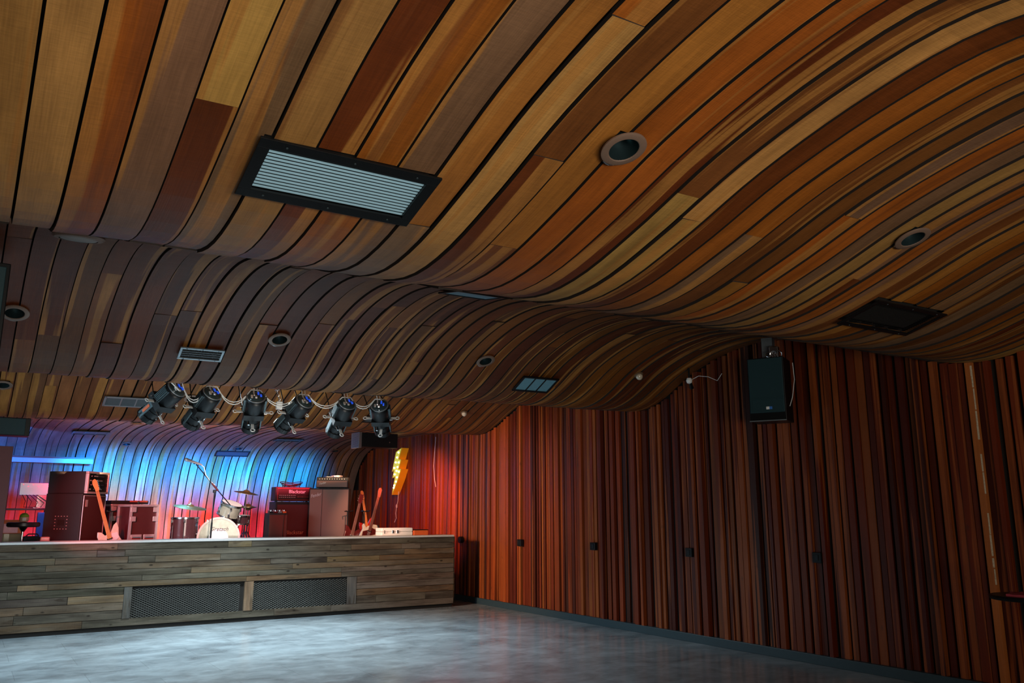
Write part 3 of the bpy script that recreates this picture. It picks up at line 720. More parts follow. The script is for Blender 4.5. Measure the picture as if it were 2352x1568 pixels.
# stage side fills
a = W(828, 992, 13.75); b = W(913, 1029, 13.75)
t = thing('side_fill_speaker', 'black side speaker hung over the stage by the lightning bolt sign', 'speaker', (a.x, 13.75, b.z))
w, h = b.x - a.x, a.z - b.z
MB().box(.03, w, 0, .32, 0, h).build('cabinet', M_BLK, t, bevel=.005)
g = MB().prism([(-.03, -.02), (.03, 0), (.03, .32), (-.03, .34)], -.02, h).build('grille', M_GREY, t, bevel=.004)
for i in range(14): MB().box(-.032, -.028, 0, .3, i * h / 14, i * h / 14 + .006).build('grille_bar', M_BLKM, g)
MB().cyl((w * .78, -.004, h * .38), (w * .78, 0, h * .38), .012, .012, 12).build('badge', M_CHROME, t)
MB().cyl((w / 2, .16, h), (w / 2, .16, zceil(a.x, 13.9) - b.z), .015, .015, 8).build('hanger', M_BLKM, t)
a = W(0, 957, 13.75); b = W(67, 1001, 13.75)
t = thing('side_fill_speaker', 'black side speaker hung over the stage at the far left', 'speaker', (b.x - .62, 13.75, b.z))
speaker_box(t, 1.24, .32, a.z - b.z, M_TEAL, M_BLK)
MB().cyl((0, .16, a.z - b.z), (0, .16, zceil(0, 13.9) - b.z), .015, .015, 8).build('hanger', M_BLKM, t)

# ------------------------------------------------------------------ wall fittings
SL = [(1063, 1239, 'round black fitting on the right wall nearest the stage'), (1198, 1246, 'black outlet box on the right wall, second from the stage'), (1367, 1254, 'black outlet box on the right wall with a pale broken edge, third from the stage'),
      (1588, 1268, 'black outlet box on the right wall, fourth from the stage'), (1883, 1280, 'black outlet box on the right wall furthest from the stage, under the wall speaker')]
for i, (px, py, l) in enumerate(SL):
    p = W(px, py, XW - .02, 0); t = thing('wall_outlet', l, 'outlet', (XW - .045, p.y, p.z), rz=-PI / 2, group='outlet boxes along the right wall')
    s = .055 if i else .045
    if i == 0: MB().cyl((0, -.05, 0), (0, .03, 0), .06, .06, 20).build('body', M_BLK, t, smooth=True)
    else:
        MB().box(-s, s, -.03, .03, -s, s).build('body', M_BLK, t, bevel=.004)
    MB().box(-.022, .022, -.056 if i == 0 else -.036, -.028, -.03, .03).build('socket_face', M_BLKM, t, bevel=.002)
# lightning bolt sign
pb = [(310, 135), (215, 205), (145, 545), (182, 515), (150, 655), (197, 630), (142, 940), (180, 850), (240, 690), (300, 495), (255, 502), (299, 335), (255, 330)]
FX = XW - .21
pts = [W(880 + X / 7.46, 1010 + Y / 7.46, FX, 0) for X, Y in pb]
o = Vector((FX, sum(p.y for p in pts) / len(pts), min(p.z for p in pts)))
t = thing('lightning_bolt_sign', 'yellow lightning bolt sign with lit bulbs on the right wall over the stage', 'sign', tuple(o))
poly = [(p.y - o.y, p.z - o.z) for p in pts]
Mb = Matrix(((0, 0, 1, 0), (1, 0, 0, 0), (0, 1, 0, 0), (0, 0, 0, 1)))
bk = MB().prism(poly, .02, .18, Mb); bk.build('casing', mat('orange_enamel', (.95, .40, .02), .4, emit=(1, .35, .0), es=.12), t)
MB().prism(poly, .012, .022, Mb).build('face', M_BOLTF, t)
rm = MB(); n = len(poly)
for i in range(n):
    a, b = poly[i], poly[(i + 1) % n]; rm.tube([(0.012, a[0], a[1]), (0.012, b[0], b[1])], .006, 6)
rm.build('rim', M_YEL, t)
for X, Y in ((262, 215), (238, 300), (214, 385), (266, 385), (246, 465), (190, 480), (228, 530), (196, 590), (268, 545), (236, 640), (218, 715), (190, 780), (182, 820)):
    p = W(880 + X / 7.46, 1010 + Y / 7.46, FX, 0); q = (0.0, p.y - o.y, p.z - o.z)
    MB().lathe([(.001, -.022), (.016, -.014), (.02, 0), (.016, .014)], 12, Matrix.Translation(q) @ Matrix.Rotation(PI / 2, 4, 'Y'), cap=False).build('bulb', M_BULB, t, smooth=True)
def wallpts(L_, off=.03): return [W(x, y_, XW - off, 0) for x, y_ in L_]
cp = wallpts([(918, 1107), (916, 1125), (914, 1150), (911, 1162), (909, 1178), (910, 1190), (906, 1199)], .07)
tag(MB().tube(cp, .008, 6).build('sign_cord', M_WHITE, smooth=True), 'pale cord with an inline switch hanging below the lightning bolt sign', 'cord')
sw = MB().lathe([(.001, -.045), (.018, -.03), (.02, .02), (.001, .045)], 12, cap=False).build('inline_switch', M_WHITE, bpy.data.objects['sign_cord'], smooth=True); sw.location = cp[3]
tag(MB().tube(wallpts([(1001, 1003), (998, 1040), (996, 1070), (998, 1100), (1001, 1118)], .07), .006, 6).build('pendant_cable', M_CABLE, smooth=True), 'thin pale cord hanging down the right wall from the ceiling', 'cord')

# ------------------------------------------------------------------ bar table at the right edge
p = W(2350, 1382, 5.0, 0)
ty_ = p.y - .12; tx = 5.26; ty_ = 3.02
q = W(2318, 1378, ty_, 1)
t = thing('bar_table', 'dark round bar table at the right edge of the frame', 'table', (W(2372, 1382, 3.1).x, 3.1, 0))
tz = W(2300, 1382, 3.0).z
MB().lathe([(.24, tz - .035), (.27, tz - .03), (.28, tz - .012), (.27, tz)], 40).build('tabletop', M_BLK, t, smooth=True)
MB().lathe([(.03, .03), (.03, tz - .035)], 16).build('pedestal', M_BLKM, t, smooth=True)
MB().lathe([(.22, 0), (.22, .012), (.05, .03)], 32).build('base', M_BLKM, t, smooth=True)
g = W(2345, 1357, 3.1)
t = thing('folded_napkin', 'small red cloth crumpled on the bar table at the right edge', 'napkin', (g.x + .02, 3.1, tz))
nm = MB(); 
for i in range(7):
    for j in range(7):
        nm.v.append((-.09 + .03 * i, -.07 + .024 * j, .012 + .022 * abs(math.sin(i * 1.7 + j * .9)) * (1 - abs(i - 3) / 4)))
nm.f = [(i * 7 + j, (i + 1) * 7 + j, (i + 1) * 7 + j + 1, i * 7 + j + 1) for i in range(6) for j in range(6)]
nb = len(nm.v); nm.v += [(a, b, 0) for a, b, c in nm.v[:]]; 
nm.f += [tuple(nb + k for k in reversed(f)) for f in nm.f[:]]
for i in range(6):
    nm.f += [(i * 7, nb + i * 7, nb + (i + 1) * 7, (i + 1) * 7), ((i + 1) * 7 + 6, nb + (i + 1) * 7 + 6, nb + i * 7 + 6, i * 7 + 6), (i + 1, i, nb + i, nb + i + 1), (42 + i, 43 + i, nb + 43 + i, nb + 42 + i)]
nm.build('cloth', mat('red_cloth', (.30, .03, .05), .8), t, smooth=True)

# ------------------------------------------------------------------ stage gear (stands on the deck)
def GX_(px, y): return W(px, 1200, y).x
def zpx(py, px, y): return W(px, py, y).z
def corners(t, w, d, h, mt, r=.022, y0=0):
    for sx in (-1, 1):
        for yy in (y0, y0 + d):
            for zz in (0, h):
                MB().cbox((sx * w / 2, yy, zz), (r * 2, r * 2, r * 2)).build('corner_guard', mt, t, bevel=.006)
# 1. tall black speaker cabinet at left with rack case on top
x = GX_(211, 13.82); rz = math.radians(52)
h = zpx(1134, 178, 14.0) - DECK
t = thing('bass_cabinet', 'tall dark speaker cabinet at the left of the stage, turned sideways, with pale piping', 'amplifier cabinet', (x, 13.82, DECK), rz)
w, d = .60, .56
MB().box(-w / 2, w / 2, 0, d, 0, h).build('cabinet', M_TOLEX, t, bevel=.008)
MB().box(-w / 2 + .03, w / 2 - .03, -.006, .01, .03, h - .04).build('grille_cloth', M_CLOTHD, t)
pm = MB()
for x_ in (-w / 2 + .02, w / 2 - .02): pm.tube([(x_, -.01, .02), (x_, -.01, h - .03)], .007)
pm.tube([(-w / 2 + .02, -.01, h - .03), (w / 2 - .02, -.01, h - .03)], .007); pm.build('piping', M_PINK, t, label='pale piping')
lg = MB()
for i in range(5):
    for zz in (0, .09): lg.cbox((-w / 2 - .004, .20 + i * .045, .50 + zz * 2.0), (.008, .012, .012))
for i in range(1, 4):
    for yy in (0, .18): lg.cbox((-w / 2 - .004, .20 + yy, .50 + i * .045), (.008, .012, .012))
lg.build('dotted_emblem', M_PINK, t, label='dotted rectangle emblem'); MB().cbox((-w / 2 - .003, .29, .59), (.006, .10, .08)).build('port', M_DARK, t)
MB().cbox((-w / 2 + .10, -.01, h - .14), (.05, .008, .10)).build('emblem', M_PINK, t)
t2 = thing('rack_case', 'open fronted rack case of audio units on top of the tall dark cabinet', 'rack case', (x + .03, 13.80, DECK + h), rz)
hh = zpx(1084, 215, 13.9) - DECK - h; w, d = .56, .60
c = MB().box(-w / 2, w / 2, .03, d, 0, hh).build('case', M_TOLEX, t2, bevel=.01)
fr = MB().box(-w / 2, w / 2, -.01, .04, 0, .03).box(-w / 2, w / 2, -.01, .04, hh - .03, hh).box(-w / 2, -w / 2 + .035, -.01, .04, .03, hh - .03).box(w / 2 - .035, w / 2, -.01, .04, .03, hh - .03)
fr.build('edge_frame', M_PINK, t2, bevel=.008, label='pale rounded edging')
for i in range(4):
    z0 = .035 + i * (hh - .07) / 4; u = MB().box(-w / 2 + .036, w / 2 - .036, .005, .05, z0, z0 + (hh - .07) / 4 - .006).build('rack_unit', M_BLK if i % 2 else M_BLKM, t2)
    for j in range(3): MB().cyl((-w / 2 + .08 + j * .15 + .04 * (i % 2), .005, z0 + .03), (-w / 2 + .08 + j * .075, -.012, z0 + .03), .010, .008, 10).build('knob', M_FIN if (i + j) % 2 else M_LOGO, u)
# 2. guitars ---------------------------------------------------------------
def guitar(label, head, body, y, nm, bm, shape='solid', lean=.16, guard=None, sc=1, strap=False):
    A = W(head[0], head[1], y + .12); B = W(body[0], body[1], y); B.z = max(B.z, DECK + .30) if body[1] > 1225 else B.z
    ax = (A - B).normalized(); L_ = (A - B).length
    yv = Vector((0, -1, 0)); yv = (yv - ax * yv.dot(ax)).normalized(); xv = yv.cross(ax) * -1
    xv = ax.cross(yv) * -1 if False else yv.cross(ax)
    t = thing('electric_guitar', label, 'guitar', tuple(B), group='guitars on the stage')
    R = Matrix((xv, ax, xv.cross(ax))).transposed()          # X across, Y along neck, Z out of the face
    t.rotation_euler = R.to_euler()
    sgn = 1 if R.col[2].y < 0 else -1
    if shape == 'tele': P = [(-.05, .16), (-.12, .17), (-.155, .12), (-.14, .03), (-.155, -.06), (-.17, -.16), (-.12, -.23), (0, -.25), (.12, -.23), (.165, -.15), (.145, -.05), (.125, .02), (.15, .09), (.13, .125), (.07, .06), (.045, .10)]
    elif shape == 'sg': P = [(-.04, .10), (-.09, .15), (-.15, .17), (-.13, .06), (-.14, -.06), (-.165, -.15), (-.11, -.23), (0, -.245), (.11, -.23), (.165, -.15), (.14, -.06), (.13, .06), (.15, .17), (.09, .15), (.04, .10)]
    else: P = [(-.04, .11), (-.10, .20), (-.15, .23), (-.155, .14), (-.13, .03), (-.16, -.08), (-.15, -.18), (-.08, -.24), (.04, -.24), (.14, -.20), (.17, -.11), (.14, 0), (.15, .09), (.13, .16), (.08, .14), (.045, .08)]
    body_ = MB().prism([(a, b) for a, b in P], -.022, .022).build('body', bm, t, smooth=False, bevel=.008)
    top = L_
    neck = MB(); zf = .024 * sgn
    neck.prism([(-.028, .02), (.028, .02), (.022, top - .16), (-.022, top - .16)], min(zf, zf + .018 * sgn), max(zf, zf + .018 * sgn)); neck.build('neck', nm, t, bevel=.003)
    hd = MB()
    if shape == 'sg': hd.prism([(-.02, top - .16), (-.04, top - .11), (-.036, top + .02), (0, top + .005), (.036, top + .02), (.04, top - .11), (.02, top - .16)], min(zf, zf + .014 * sgn), max(zf, zf + .014 * sgn))
    else: hd.prism([(-.022, top - .16), (-.034, top - .13), (-.03, top + .0), (-.005, top + .03), (.03, top + .015), (.04, top - .04), (.024, top - .12), (.022, top - .16)], min(zf, zf + .014 * sgn), max(zf, zf + .014 * sgn))
    hd.build('headstock', bm if shape == 'sg' else nm, t, bevel=.003)
    for i in range(6):
        if shape == 'sg': sx, yy = (-.05 if i % 2 else .05), top - .11 + .04 * (i // 2)
        else: sx, yy = -.045, top - .13 + .026 * i
        MB().cyl((sx, yy, zf), (sx * .6, yy, zf), .009, .006, 8).build('tuning_peg', M_CHROME, t)
    g0 = .023 * sgn; g1 = .028 * sgn
    if guard: MB().prism([(-.12, .08), (-.02, .09), (.03, .03), (.12, -.02), (.11, -.16), (.02, -.14), (-.06, -.04), (-.13, 0)], min(g0, g1), max(g0, g1)).build('pickguard', guard, t)
    for yy in (.02, -.07): MB().cbox((0, yy, .034 * sgn), (.075, .022, .014)).build('pickup', M_BLK if shape != 'sg' else M_CHROME, t, bevel=.003)
    MB().cbox((0, -.14, .032 * sgn), (.08, .045, .012)).build('bridge', M_CHROME, t, bevel=.003)
    st = MB()
    for i in range(6):
        xx = -.017 + i * .0068; st.tube([(xx * 1.3, -.14, .040 * sgn), (xx, top - .15, .046 * sgn)], .0012, 4)
    st.build('strings', M_CHROME, t)
    for k in range(2): MB().cyl((.09 + .03 * k, -.12 - .03 * k, .022 * sgn), (.09 + .03 * k, -.12 - .03 * k, .042 * sgn), .012, .01, 10).build('knob', M_CREAM if bm is not M_CREAM else M_CHROME, t)
    if strap: MB().tube([(-.14, .17, 0), (-.20, .10, .03 * sgn), (-.23, -.04, .04 * sgn), (-.21, -.18, .03 * sgn), (-.06, -.26, 0)], .016, 6).build('strap', M_BLK, t)
    # the stand
    s = thing('guitar_stand', 'black stand holding up the ' + label.split(',')[0], 'guitar stand', (B.x, y + .12, DECK))
    lm = MB()
    for dx, dy in ((-.17, -.12), (.17, -.12), (0, .14)): lm.tube([(0, .05, .42), (dx, dy, .012)], .011, 8)
    lm.build('tripod', M_BLKM, s)
    MB().tube([(0, .05, .40), (0, .08, .75)], .010, 8).build('post', M_BLKM, s)
    MB().tube([(-.06, -.02, .76), (-.05, .08, .75), (.05, .08, .75), (.06, -.02, .76)], .009, 8).build('yoke', M_BLKM, s)
    MB().tube([(-.10, -.12, .10), (-.08, .02, .10), (.08, .02, .10), (.10, -.12, .10)], .011, 8).build('cradle', M_BLKM, s)
    return t
guitar('pale bodied electric guitar with an orange neck, in front of the left road case', (217, 1105), (252, 1240), 13.55, M_MAPLE, M_CREAM, 'strat', guard=M_WHITE)
guitar('dark red electric guitar with pale tuners, right beside the tall brown cabinet', (829, 1137), (806, 1232), 13.5, M_ROSE, M_CHERRY, 'sg')
guitar('red electric guitar with an orange neck, middle one of the three right hand guitars', (830, 1130), (842, 1216), 15.3, M_MAPLE, M_REDLAC, 'strat')
guitar('cream electric guitar with a dark fingerboard and strap, rightmost of the guitars', (872, 1124), (846, 1222), 13.9, M_ROSE, M_CREAM, 'tele', guard=M_CHERRY, strap=True)
# 3. road cases --------------------------------------------------------------
def road_case(t, w, d, h, handles=True):
    MB().box(-w / 2 + .01, w / 2 - .01, .01, d - .01, .01, h - .01).build('panel', M_REDBLK, t)
    e = MB(); r = .016
    for sx in (-1, 1):
        for yy in (0, d): e.box(sx * w / 2 - r, sx * w / 2 + r, yy - r, yy + r, 0, h)
        for zz in (0, h): e.box(sx * w / 2 - r, sx * w / 2 + r, 0, d, zz - r + (r if zz == 0 else 0), zz + r)
    for yy in (0, d):
        for zz in (0, h): e.box(-w / 2, w / 2, yy - r, yy + r, zz - r + (r if zz == 0 else 0), zz + r)
    e.build('edge_rail', M_PINK, t, label='pale metal edging')
    for sx in (-1, 1):
        for zz in (.06, h - .06, h * .5 + .22 if h > .7 else h - .06):
            MB().cbox((sx * (w / 2 - .03), -.014, zz), (.085, .012, .075)).build('corner_plate', M_PINK, t, bevel=.01)
    if handles:
        for sx in (-1, 1):
            hd = MB().cbox((sx * w * .24, -.006, h * .42), (.17, .016, .12)).build('handle_dish', M_PINK, t, bevel=.015)
            MB().cbox((sx * w * .24, -.015, h * .42), (.13, .004, .035)).build('recess', mat('dish_recess', (.35, .06, .05), .5), hd)
            MB().cbox((sx * w * .24, -.02, h * .44), (.12, .014, .014)).build('handle', M_CHROME, hd)
hh = zpx(1161, 330, 13.9) - DECK
t = thing('road_case', 'dark red road case with pale edging and two dished handles', 'road case', (GX_(326, 13.75), 13.62, DECK), math.radians(14))
road_case(t, .40, .45, hh)
t = thing('road_case', 'darker road case standing just behind and left of the case with dished handles', 'road case', (GX_(279, 14.5), 14.25, DECK), math.radians(25))
road_case(t, .46, .45, zpx(1160, 290, 14.4) - DECK, False)
t = thing('tool_case', 'flat dark case lying on top of the rear road case', 'case', (GX_(288, 14.4), 14.30, zpx(1160, 290, 14.4) + .018), math.radians(14))
MB().box(-.26, .32, 0, .36, 0, .055).build('shell', M_TOLEX, t, bevel=.008); MB().box(.02, .30, -.01, .0, .03, .055).build('rim', mat('orange_rim', (.7, .15, .08), .4), t)
MB().cbox((.15, -.015, .03), (.03, .012, .03)).build('latch', M_CHROME, t)
# 4. drum kit ----------------------------------------------------------------
kx, ky = GX_(504, 13.62), 13.62; R = .325
t = thing('bass_drum', 'big bass drum with a pale lit front head and script lettering', 'drum', (kx, ky, DECK), rz=-math.radians(14), group='drum kit')
MX = Matrix.Translation((0, 0, R + .012)) @ Matrix.Rotation(-PI / 2, 4, 'X')
MB().lathe([(R - .02, 0), (R - .02, .42)], 48, MX).build('shell', M_SHELL2, t, smooth=True)
for z0 in (-.012, .40): MB().lathe([(R - .03, z0), (R, z0), (R, z0 + .035), (R - .03, z0 + .035)], 48, MX, cap=False).build('hoop', mat('pink_hoop', (.62, .38, .34), .3, coat=.5), t, smooth=True)
MB().lathe([(.001, -.002), (R - .03, .002)], 48, MX, cap=False).build('front_head', M_HEAD, t, smooth=True)
text('Gretsch', .085, mat('script_ink', (.12, .06, .07), .6), t, Matrix.Translation((.0, -.006, R + .15)) @ FRONT, 'script_lettering', shear=.35)
for i in range(8):
    a = i * PI / 4 + .2; M = MX @ Matrix.Rotation(a, 4, 'Z')
    MB().cbox(M @ Vector((R - .005, 0, .10)), (.03, .07, .03)).build('lug', M_CHROME, t, bevel=.006)
    MB().cyl(M @ Vector((R + .012, 0, -.01)), M @ Vector((R + .012, 0, .14)), .005, .005, 6).build('tension_rod', M_CHROME, t)
for sx in (-1, 1): MB().cyl((sx * R * .8, .06, R * .8), (sx * (R + .12), -.05, 0.01), .009, .009, 8).build('spur', M_CHROME, t)
def drum(label, px, top, y, r, hgt, tilt_=(0, 0), shell=M_SHELL, legs=False, name='tom_drum'):
    c = W(px, top, y)
    t = thing(name, label, 'drum', (c.x, y, c.z - hgt if not legs else DECK), group='drum kit')
    z0 = (c.z - hgt - DECK) if legs else 0
    M = Matrix.Translation((0, 0, z0)) @ Matrix.Rotation(tilt_[0], 4, 'X') @ Matrix.Rotation(tilt_[1], 4, 'Y')
    MB().lathe([(r, 0), (r, hgt)], 36, M).build('shell', shell, t, smooth=True)
    for zz in (0, hgt - .02): MB().lathe([(r - .005, zz), (r + .012, zz), (r + .012, zz + .022), (r - .005, zz + .022)], 36, M, cap=False).build('hoop', M_CHROME, t, smooth=True)
    MB().lathe([(.001, hgt + .004), (r - .004, hgt + .004)], 36, M, cap=False).build('head', M_HEAD, t)
    for i in range(6):
        a = i * PI / 3 + .3
        for zz in (.055, hgt - .055):
            if hgt < .2 and zz > .06: continue
            MB().cbox(M @ Vector(((r + .012) * math.cos(a), (r + .012) * math.sin(a), zz)), (.03, .03, .05)).build('lug', M_CHROME, t, bevel=.006)
        MB().cyl(M @ Vector(((r + .02) * math.cos(a), (r + .02) * math.sin(a), .01)), M @ Vector(((r + .02) * math.cos(a), (r + .02) * math.sin(a), hgt)), .004, .004, 6).build('tension_rod', M_CHROME, t)
    if legs:
        for i in range(3):
            a = i * 2 * PI / 3 - .5
            MB().tube([((r + .03) * math.cos(a), (r + .03) * math.sin(a), z0 + hgt * .7), ((r + .03) * math.cos(a), (r + .03) * math.sin(a), z0 * .8), ((r + .05) * math.cos(a), (r + .05) * math.sin(a), .008)], .008, 8).build('leg', M_CHROME, t, smooth=True)
    return t, c
drum('dark floor tom with shiny lugs, left of the bass drum', 425, 1188, 13.9, .205, .40, legs=True, name='floor_tom')
tm, tc_ = drum('pale rack tom tilted on top of the bass drum', 524, 1153, 13.85, .165, .22, (.32, .22), M_SHELL2, name='rack_tom')
MB().tube([(0, 0, .02), (-.02, .02, -.12), (-.10, -.0, -.18)], .014, 8).build('mount', M_CHROME, tm)
sn, _ = drum('red lit snare drum, just behind the bass drum at right', 548, 1183, 14.30, .18, .15, (.05, 0), name='snare_drum')
MB().tube([(0, 0, 0), (0, 0, -(sn.location.z - DECK) + .25)], .012, 8).build('stand_post', M_CHROME, sn)
for i in range(3):
    a = i * 2 * PI / 3; MB().tube([(0, 0, -(sn.location.z - DECK) + .28), (.24 * math.cos(a), .24 * math.sin(a), -(sn.location.z - DECK) + .01)], .009, 6).build('leg', M_CHROME, sn)
def cymbal(label, px, py, y, r, tl, hats=False):
    c = W(px, py, y); t = thing('cymbal_stand', label, 'cymbal', (c.x, y, DECK), group='drum kit'); H = c.z - DECK
    for k in range(2 if hats else 1):
        M = Matrix.Translation((0, 0, H - .035 * k)) @ Matrix.Rotation(tl[0], 4, 'X') @ Matrix.Rotation(tl[1], 4, 'Y')
        if k: M = M @ Matrix.Rotation(PI, 4, 'X')
        MB().lathe([(r, -.018), (r, -.014), (r * .5, .004), (.06, .012), (.045, .03), (.02, .038), (.008, .038), (.008, .034), (.02, .034), (.045, .024), (.06, .006), (r * .5, -.002), (r, -.018)], 48, M, cap=False).build('cymbal', M_BRASS, t, smooth=True)
    MB().tube([(0, 0, .22), (0, 0, H + .06)], .009, 8).build('rod', M_CHROME, t, smooth=True)
    MB().tube([(0, 0, .25), (0, 0, H * .62)], .014, 10).build('tube', M_CHROME, t, smooth=True)
    MB().cyl((0, 0, H + .035), (0, 0, H + .065), .014, .010, 10).build('wing_nut', M_CHROME, t)
    MB().cbox((0, 0, H * .62), (.045, .04, .05)).build('clamp', M_CHROME, t, bevel=.008)
    for i in range(3):
        a = i * 2 * PI / 3 + .4; MB().tube([(0, 0, .42), (.26 * math.cos(a), .26 * math.sin(a), .01)], .009, 8).build('leg', M_CHROME, t)
cymbal('left cymbal lit blue, over the floor tom', 437, 1163, 13.75, .25, (.16, .10))
cymbal('high dark crash cymbal, tilted, behind the drums at right', 566, 1130, 14.4, .205, (.14, .12))
cymbal('pair of dark hi hat cymbals, lower right of the kit', 570, 1162, 14.85, .15, (.0, .0), True)
# drum throne hidden part omitted by the photograph; microphone stand in front
bx = GX_(485, 13.42)
t = thing('microphone_stand', 'tall microphone stand with a long boom reaching up left over the drums', 'microphone stand', (bx, 13.42, DECK))
top = W(493, 1128, 13.42); O = Vector((bx, 13.42, DECK))
MB().tube([(0, 0, .02), top - O], .010, 10).build('pole', M_BLKM, t, smooth=True)
MB().tube([(0, 0, .02), (top - O) * .55], .014, 10).build('outer_tube', M_BLKM, t, smooth=True)
for i in range(3):
    a = i * 2 * PI / 3 + .2; MB().tube([(0, 0, .10), (.30 * math.cos(a), .30 * math.sin(a) * .5, .01)], .010, 8).build('leg', M_BLKM, t)
A = W(529, 1160, 13.55) - O; B = W(452, 1068, 13.20) - O
MB().tube([A, B], .0085, 10).build('boom', M_BLKM, t, smooth=True)
MB().tube([A.lerp(B, .38), A.lerp(B, .56)], .016, 10).build('grip', M_REDBLK, t, smooth=True)
MB().cbox(top - O, (.05, .04, .05)).build('clutch', M_BLKM, t, bevel=.01)
m0 = W(428, 1055, 13.15) - O; m1 = W(460, 1066, 13.2) - O
mic = thing('microphone', 'silver headed microphone clipped to the end of the boom', 'microphone', tuple(O + m0))
v = m1 - m0
M = v.to_track_quat('Z', 'Y').to_matrix().to_4x4()
MB().lathe([(.001, -.028), (.02, -.022), (.028, -.004), (.028, .012), (.02, .026)], 20, M, cap=False).build('grille_ball', M_LOGO, mic, smooth=True)
MB().lathe([(.021, .022), (.023, .04), (.014, v.length), (.010, v.length + .03)], 16, M).build('handle', mat('mic_grey', (.5, .42, .42), .3, .5), mic, smooth=True)
MB().tube([B, B + Vector((-.01, 0, .03)), (m0 + v * .55) + Vector((0, 0, -.02))], .012, 8).build('clip', M_BLKM, t)
MB().tube([m1, m1 + Vector((.06, .01, -.04)), m1 + Vector((.10, .02, -.16)), A.lerp(B, .62), A.lerp(B, .5) + Vector((.01, -.01, .01))], .005, 6).build('cable', M_CABLE, t)
# 5. amplifiers --------------------------------------------------------------
def knobs(t, n, x0, x1, y, z, mt, r=.009):
    for i in range(n):
        x = x0 + (x1 - x0) * i / (n - 1); MB().cyl((x, y, z), (x, y - .016, z), r, r * .8, 10).build('knob', mt, t)
yb = 14.62; xa, xb = W(632, 1180, yb).x, W(713, 1180, yb).x; w = xb - xa; xc = (xa + xb) / 2
hc = zpx(1152, 670, yb) - DECK
t = thing('speaker_cabinet', 'dark red lit square speaker cabinet under the white lettered amplifier head', 'amplifier cabinet', (xc, yb, DECK))
MB().box(-w / 2, w / 2, 0, .38, 0, hc).build('cabinet', M_TOLEX, t, bevel=.01)
MB().box(-w / 2 + .03, w / 2 - .03, -.006, .01, .03, hc - .05).build('grille_cloth', mat('red_black_cloth', (.16, .03, .03), .85, scale=400), t)
text('Blackstar', .10, mat('lit_logo', (.9, .35, .2), .4), t, Matrix.Translation((.04, -.009, .38)) @ FRONT, 'lettering', scx=.9)
hh = zpx(1118, 670, yb) - DECK - hc
t = thing('amplifier_head', 'black amplifier head with white lettering and two rows of knobs', 'amplifier', (xc, yb + .02, DECK + hc + .012))
hh -= .012
MB().box(-w / 2 - .01, w / 2 + .01, 0, .26, 0, hh).build('case', M_TOLEX, t, bevel=.01)
MB().box(-w / 2 + .03, w / 2 - .02, -.006, .01, .02, hh - .025).build('front_panel', mat('dark_panel', (.035, .008, .008), .45), t)
fm = MB().tube([(-w / 2 + .03, -.01, .02), (w / 2 - .02, -.01, .02), (w / 2 - .02, -.01, hh - .025), (-w / 2 + .03, -.01, hh - .025), (-w / 2 + .03, -.01, .02)], .004); fm.build('piping', mat('red_piping', (.6, .05, .04), .4), t)
text('Blackstar', .085, M_WHITE, t, Matrix.Translation((.06, -.012, hh * .66)) @ FRONT, 'lettering', ext=.003)
knobs(t, 9, -w / 2 + .07, .02, -.006, hh * .26, M_LOGO); knobs(t, 9, -w / 2 + .07, .02, -.006, hh * .40, M_LOGO); knobs(t, 6, .08, w / 2 - .06, -.006, hh * .30, mat('red_knob', (.7, .15, .1), .4), .007)
for sx in (-1, 1): MB().cyl((sx * .28, .1, -.012), (sx * .28, .1, 0), .02, .02, 12).build('foot', M_BLK, t)
cb = MB()
for k in range(4):
    cb.tube([(-.22 + .16 * math.cos(a) * (1 + .1 * k) + .2, .10 + .06 * math.sin(a), .012 + .022 * k + .018 * math.sin(a * 2 + k)) for a in [i * PI / 8 for i in range(17)]], .007, 6)
c = thing('cable_coil', 'tangle of black cable lying on the white lettered amplifier head', 'cable', (xc, yb + .02, DECK + hc + .012 + hh)); cb.build('coil', M_BLK, c, smooth=True)
# small combo amp with pedals
yb2 = 13.75; xa, xb = W(617, 1200, yb2).x, W(660, 1200, yb2).x; w = xb - xa
hc2 = zpx(1178, 640, yb2) - DECK
t = thing('combo_amplifier', 'small red lit combo amplifier in front of the dark square cabinet', 'amplifier', ((xa + xb) / 2, yb2, DECK))
MB().box(-w / 2, w / 2, 0, .24, 0, hc2).build('case', M_TOLEX, t, bevel=.008)
MB().box(-w / 2 + .01, w / 2 - .01, -.006, .01, .02, hc2 - .03).build('grille_cloth', mat('rust_cloth', (.16, .035, .025), .85, scale=300), t)
MB().cbox((.0, -.009, .22), (.10, .006, .085)).build('badge', M_REDBLK, t)
MB().tube([(w * .3, -.012, hc2), (w * .26, -.014, .4), (w * .30, -.013, .2)], .004).build('cable', M_BLK, t)
for i in range(4):
    p = thing('effects_pedal', ['small pedal on the combo amplifier, leftmost of four', 'small pedal on the combo amplifier, second of four', 'small pedal on the combo amplifier, third of four', 'small pedal on the combo amplifier, rightmost of four'][i], 'pedal', ((xa + xb) / 2 - w * .36 + i * w * .24, yb2 + .03, DECK + hc2), group='pedals on the combo amplifier')
    MB().prism([(0, 0), (.10, 0), (.10, .045), (0, .025)], -.03, .03, Matrix(((0, 0, 1, 0), (1, 0, 0, 0), (0, 1, 0, 0), (0, 0, 0, 1)))).build('housing', [M_BLKM, M_CHERRY, M_GREY, M_ORNG][i], p, bevel=.003)
    MB().cyl((0, .03, .03), (0, .03, .045), .010, .010, 10).build('footswitch', M_CHROME, p)
    for k in (-.015, .015): MB().cyl((k, .075, .038), (k, .075, .055), .007, .007, 8).build('knob', M_LOGO, p)
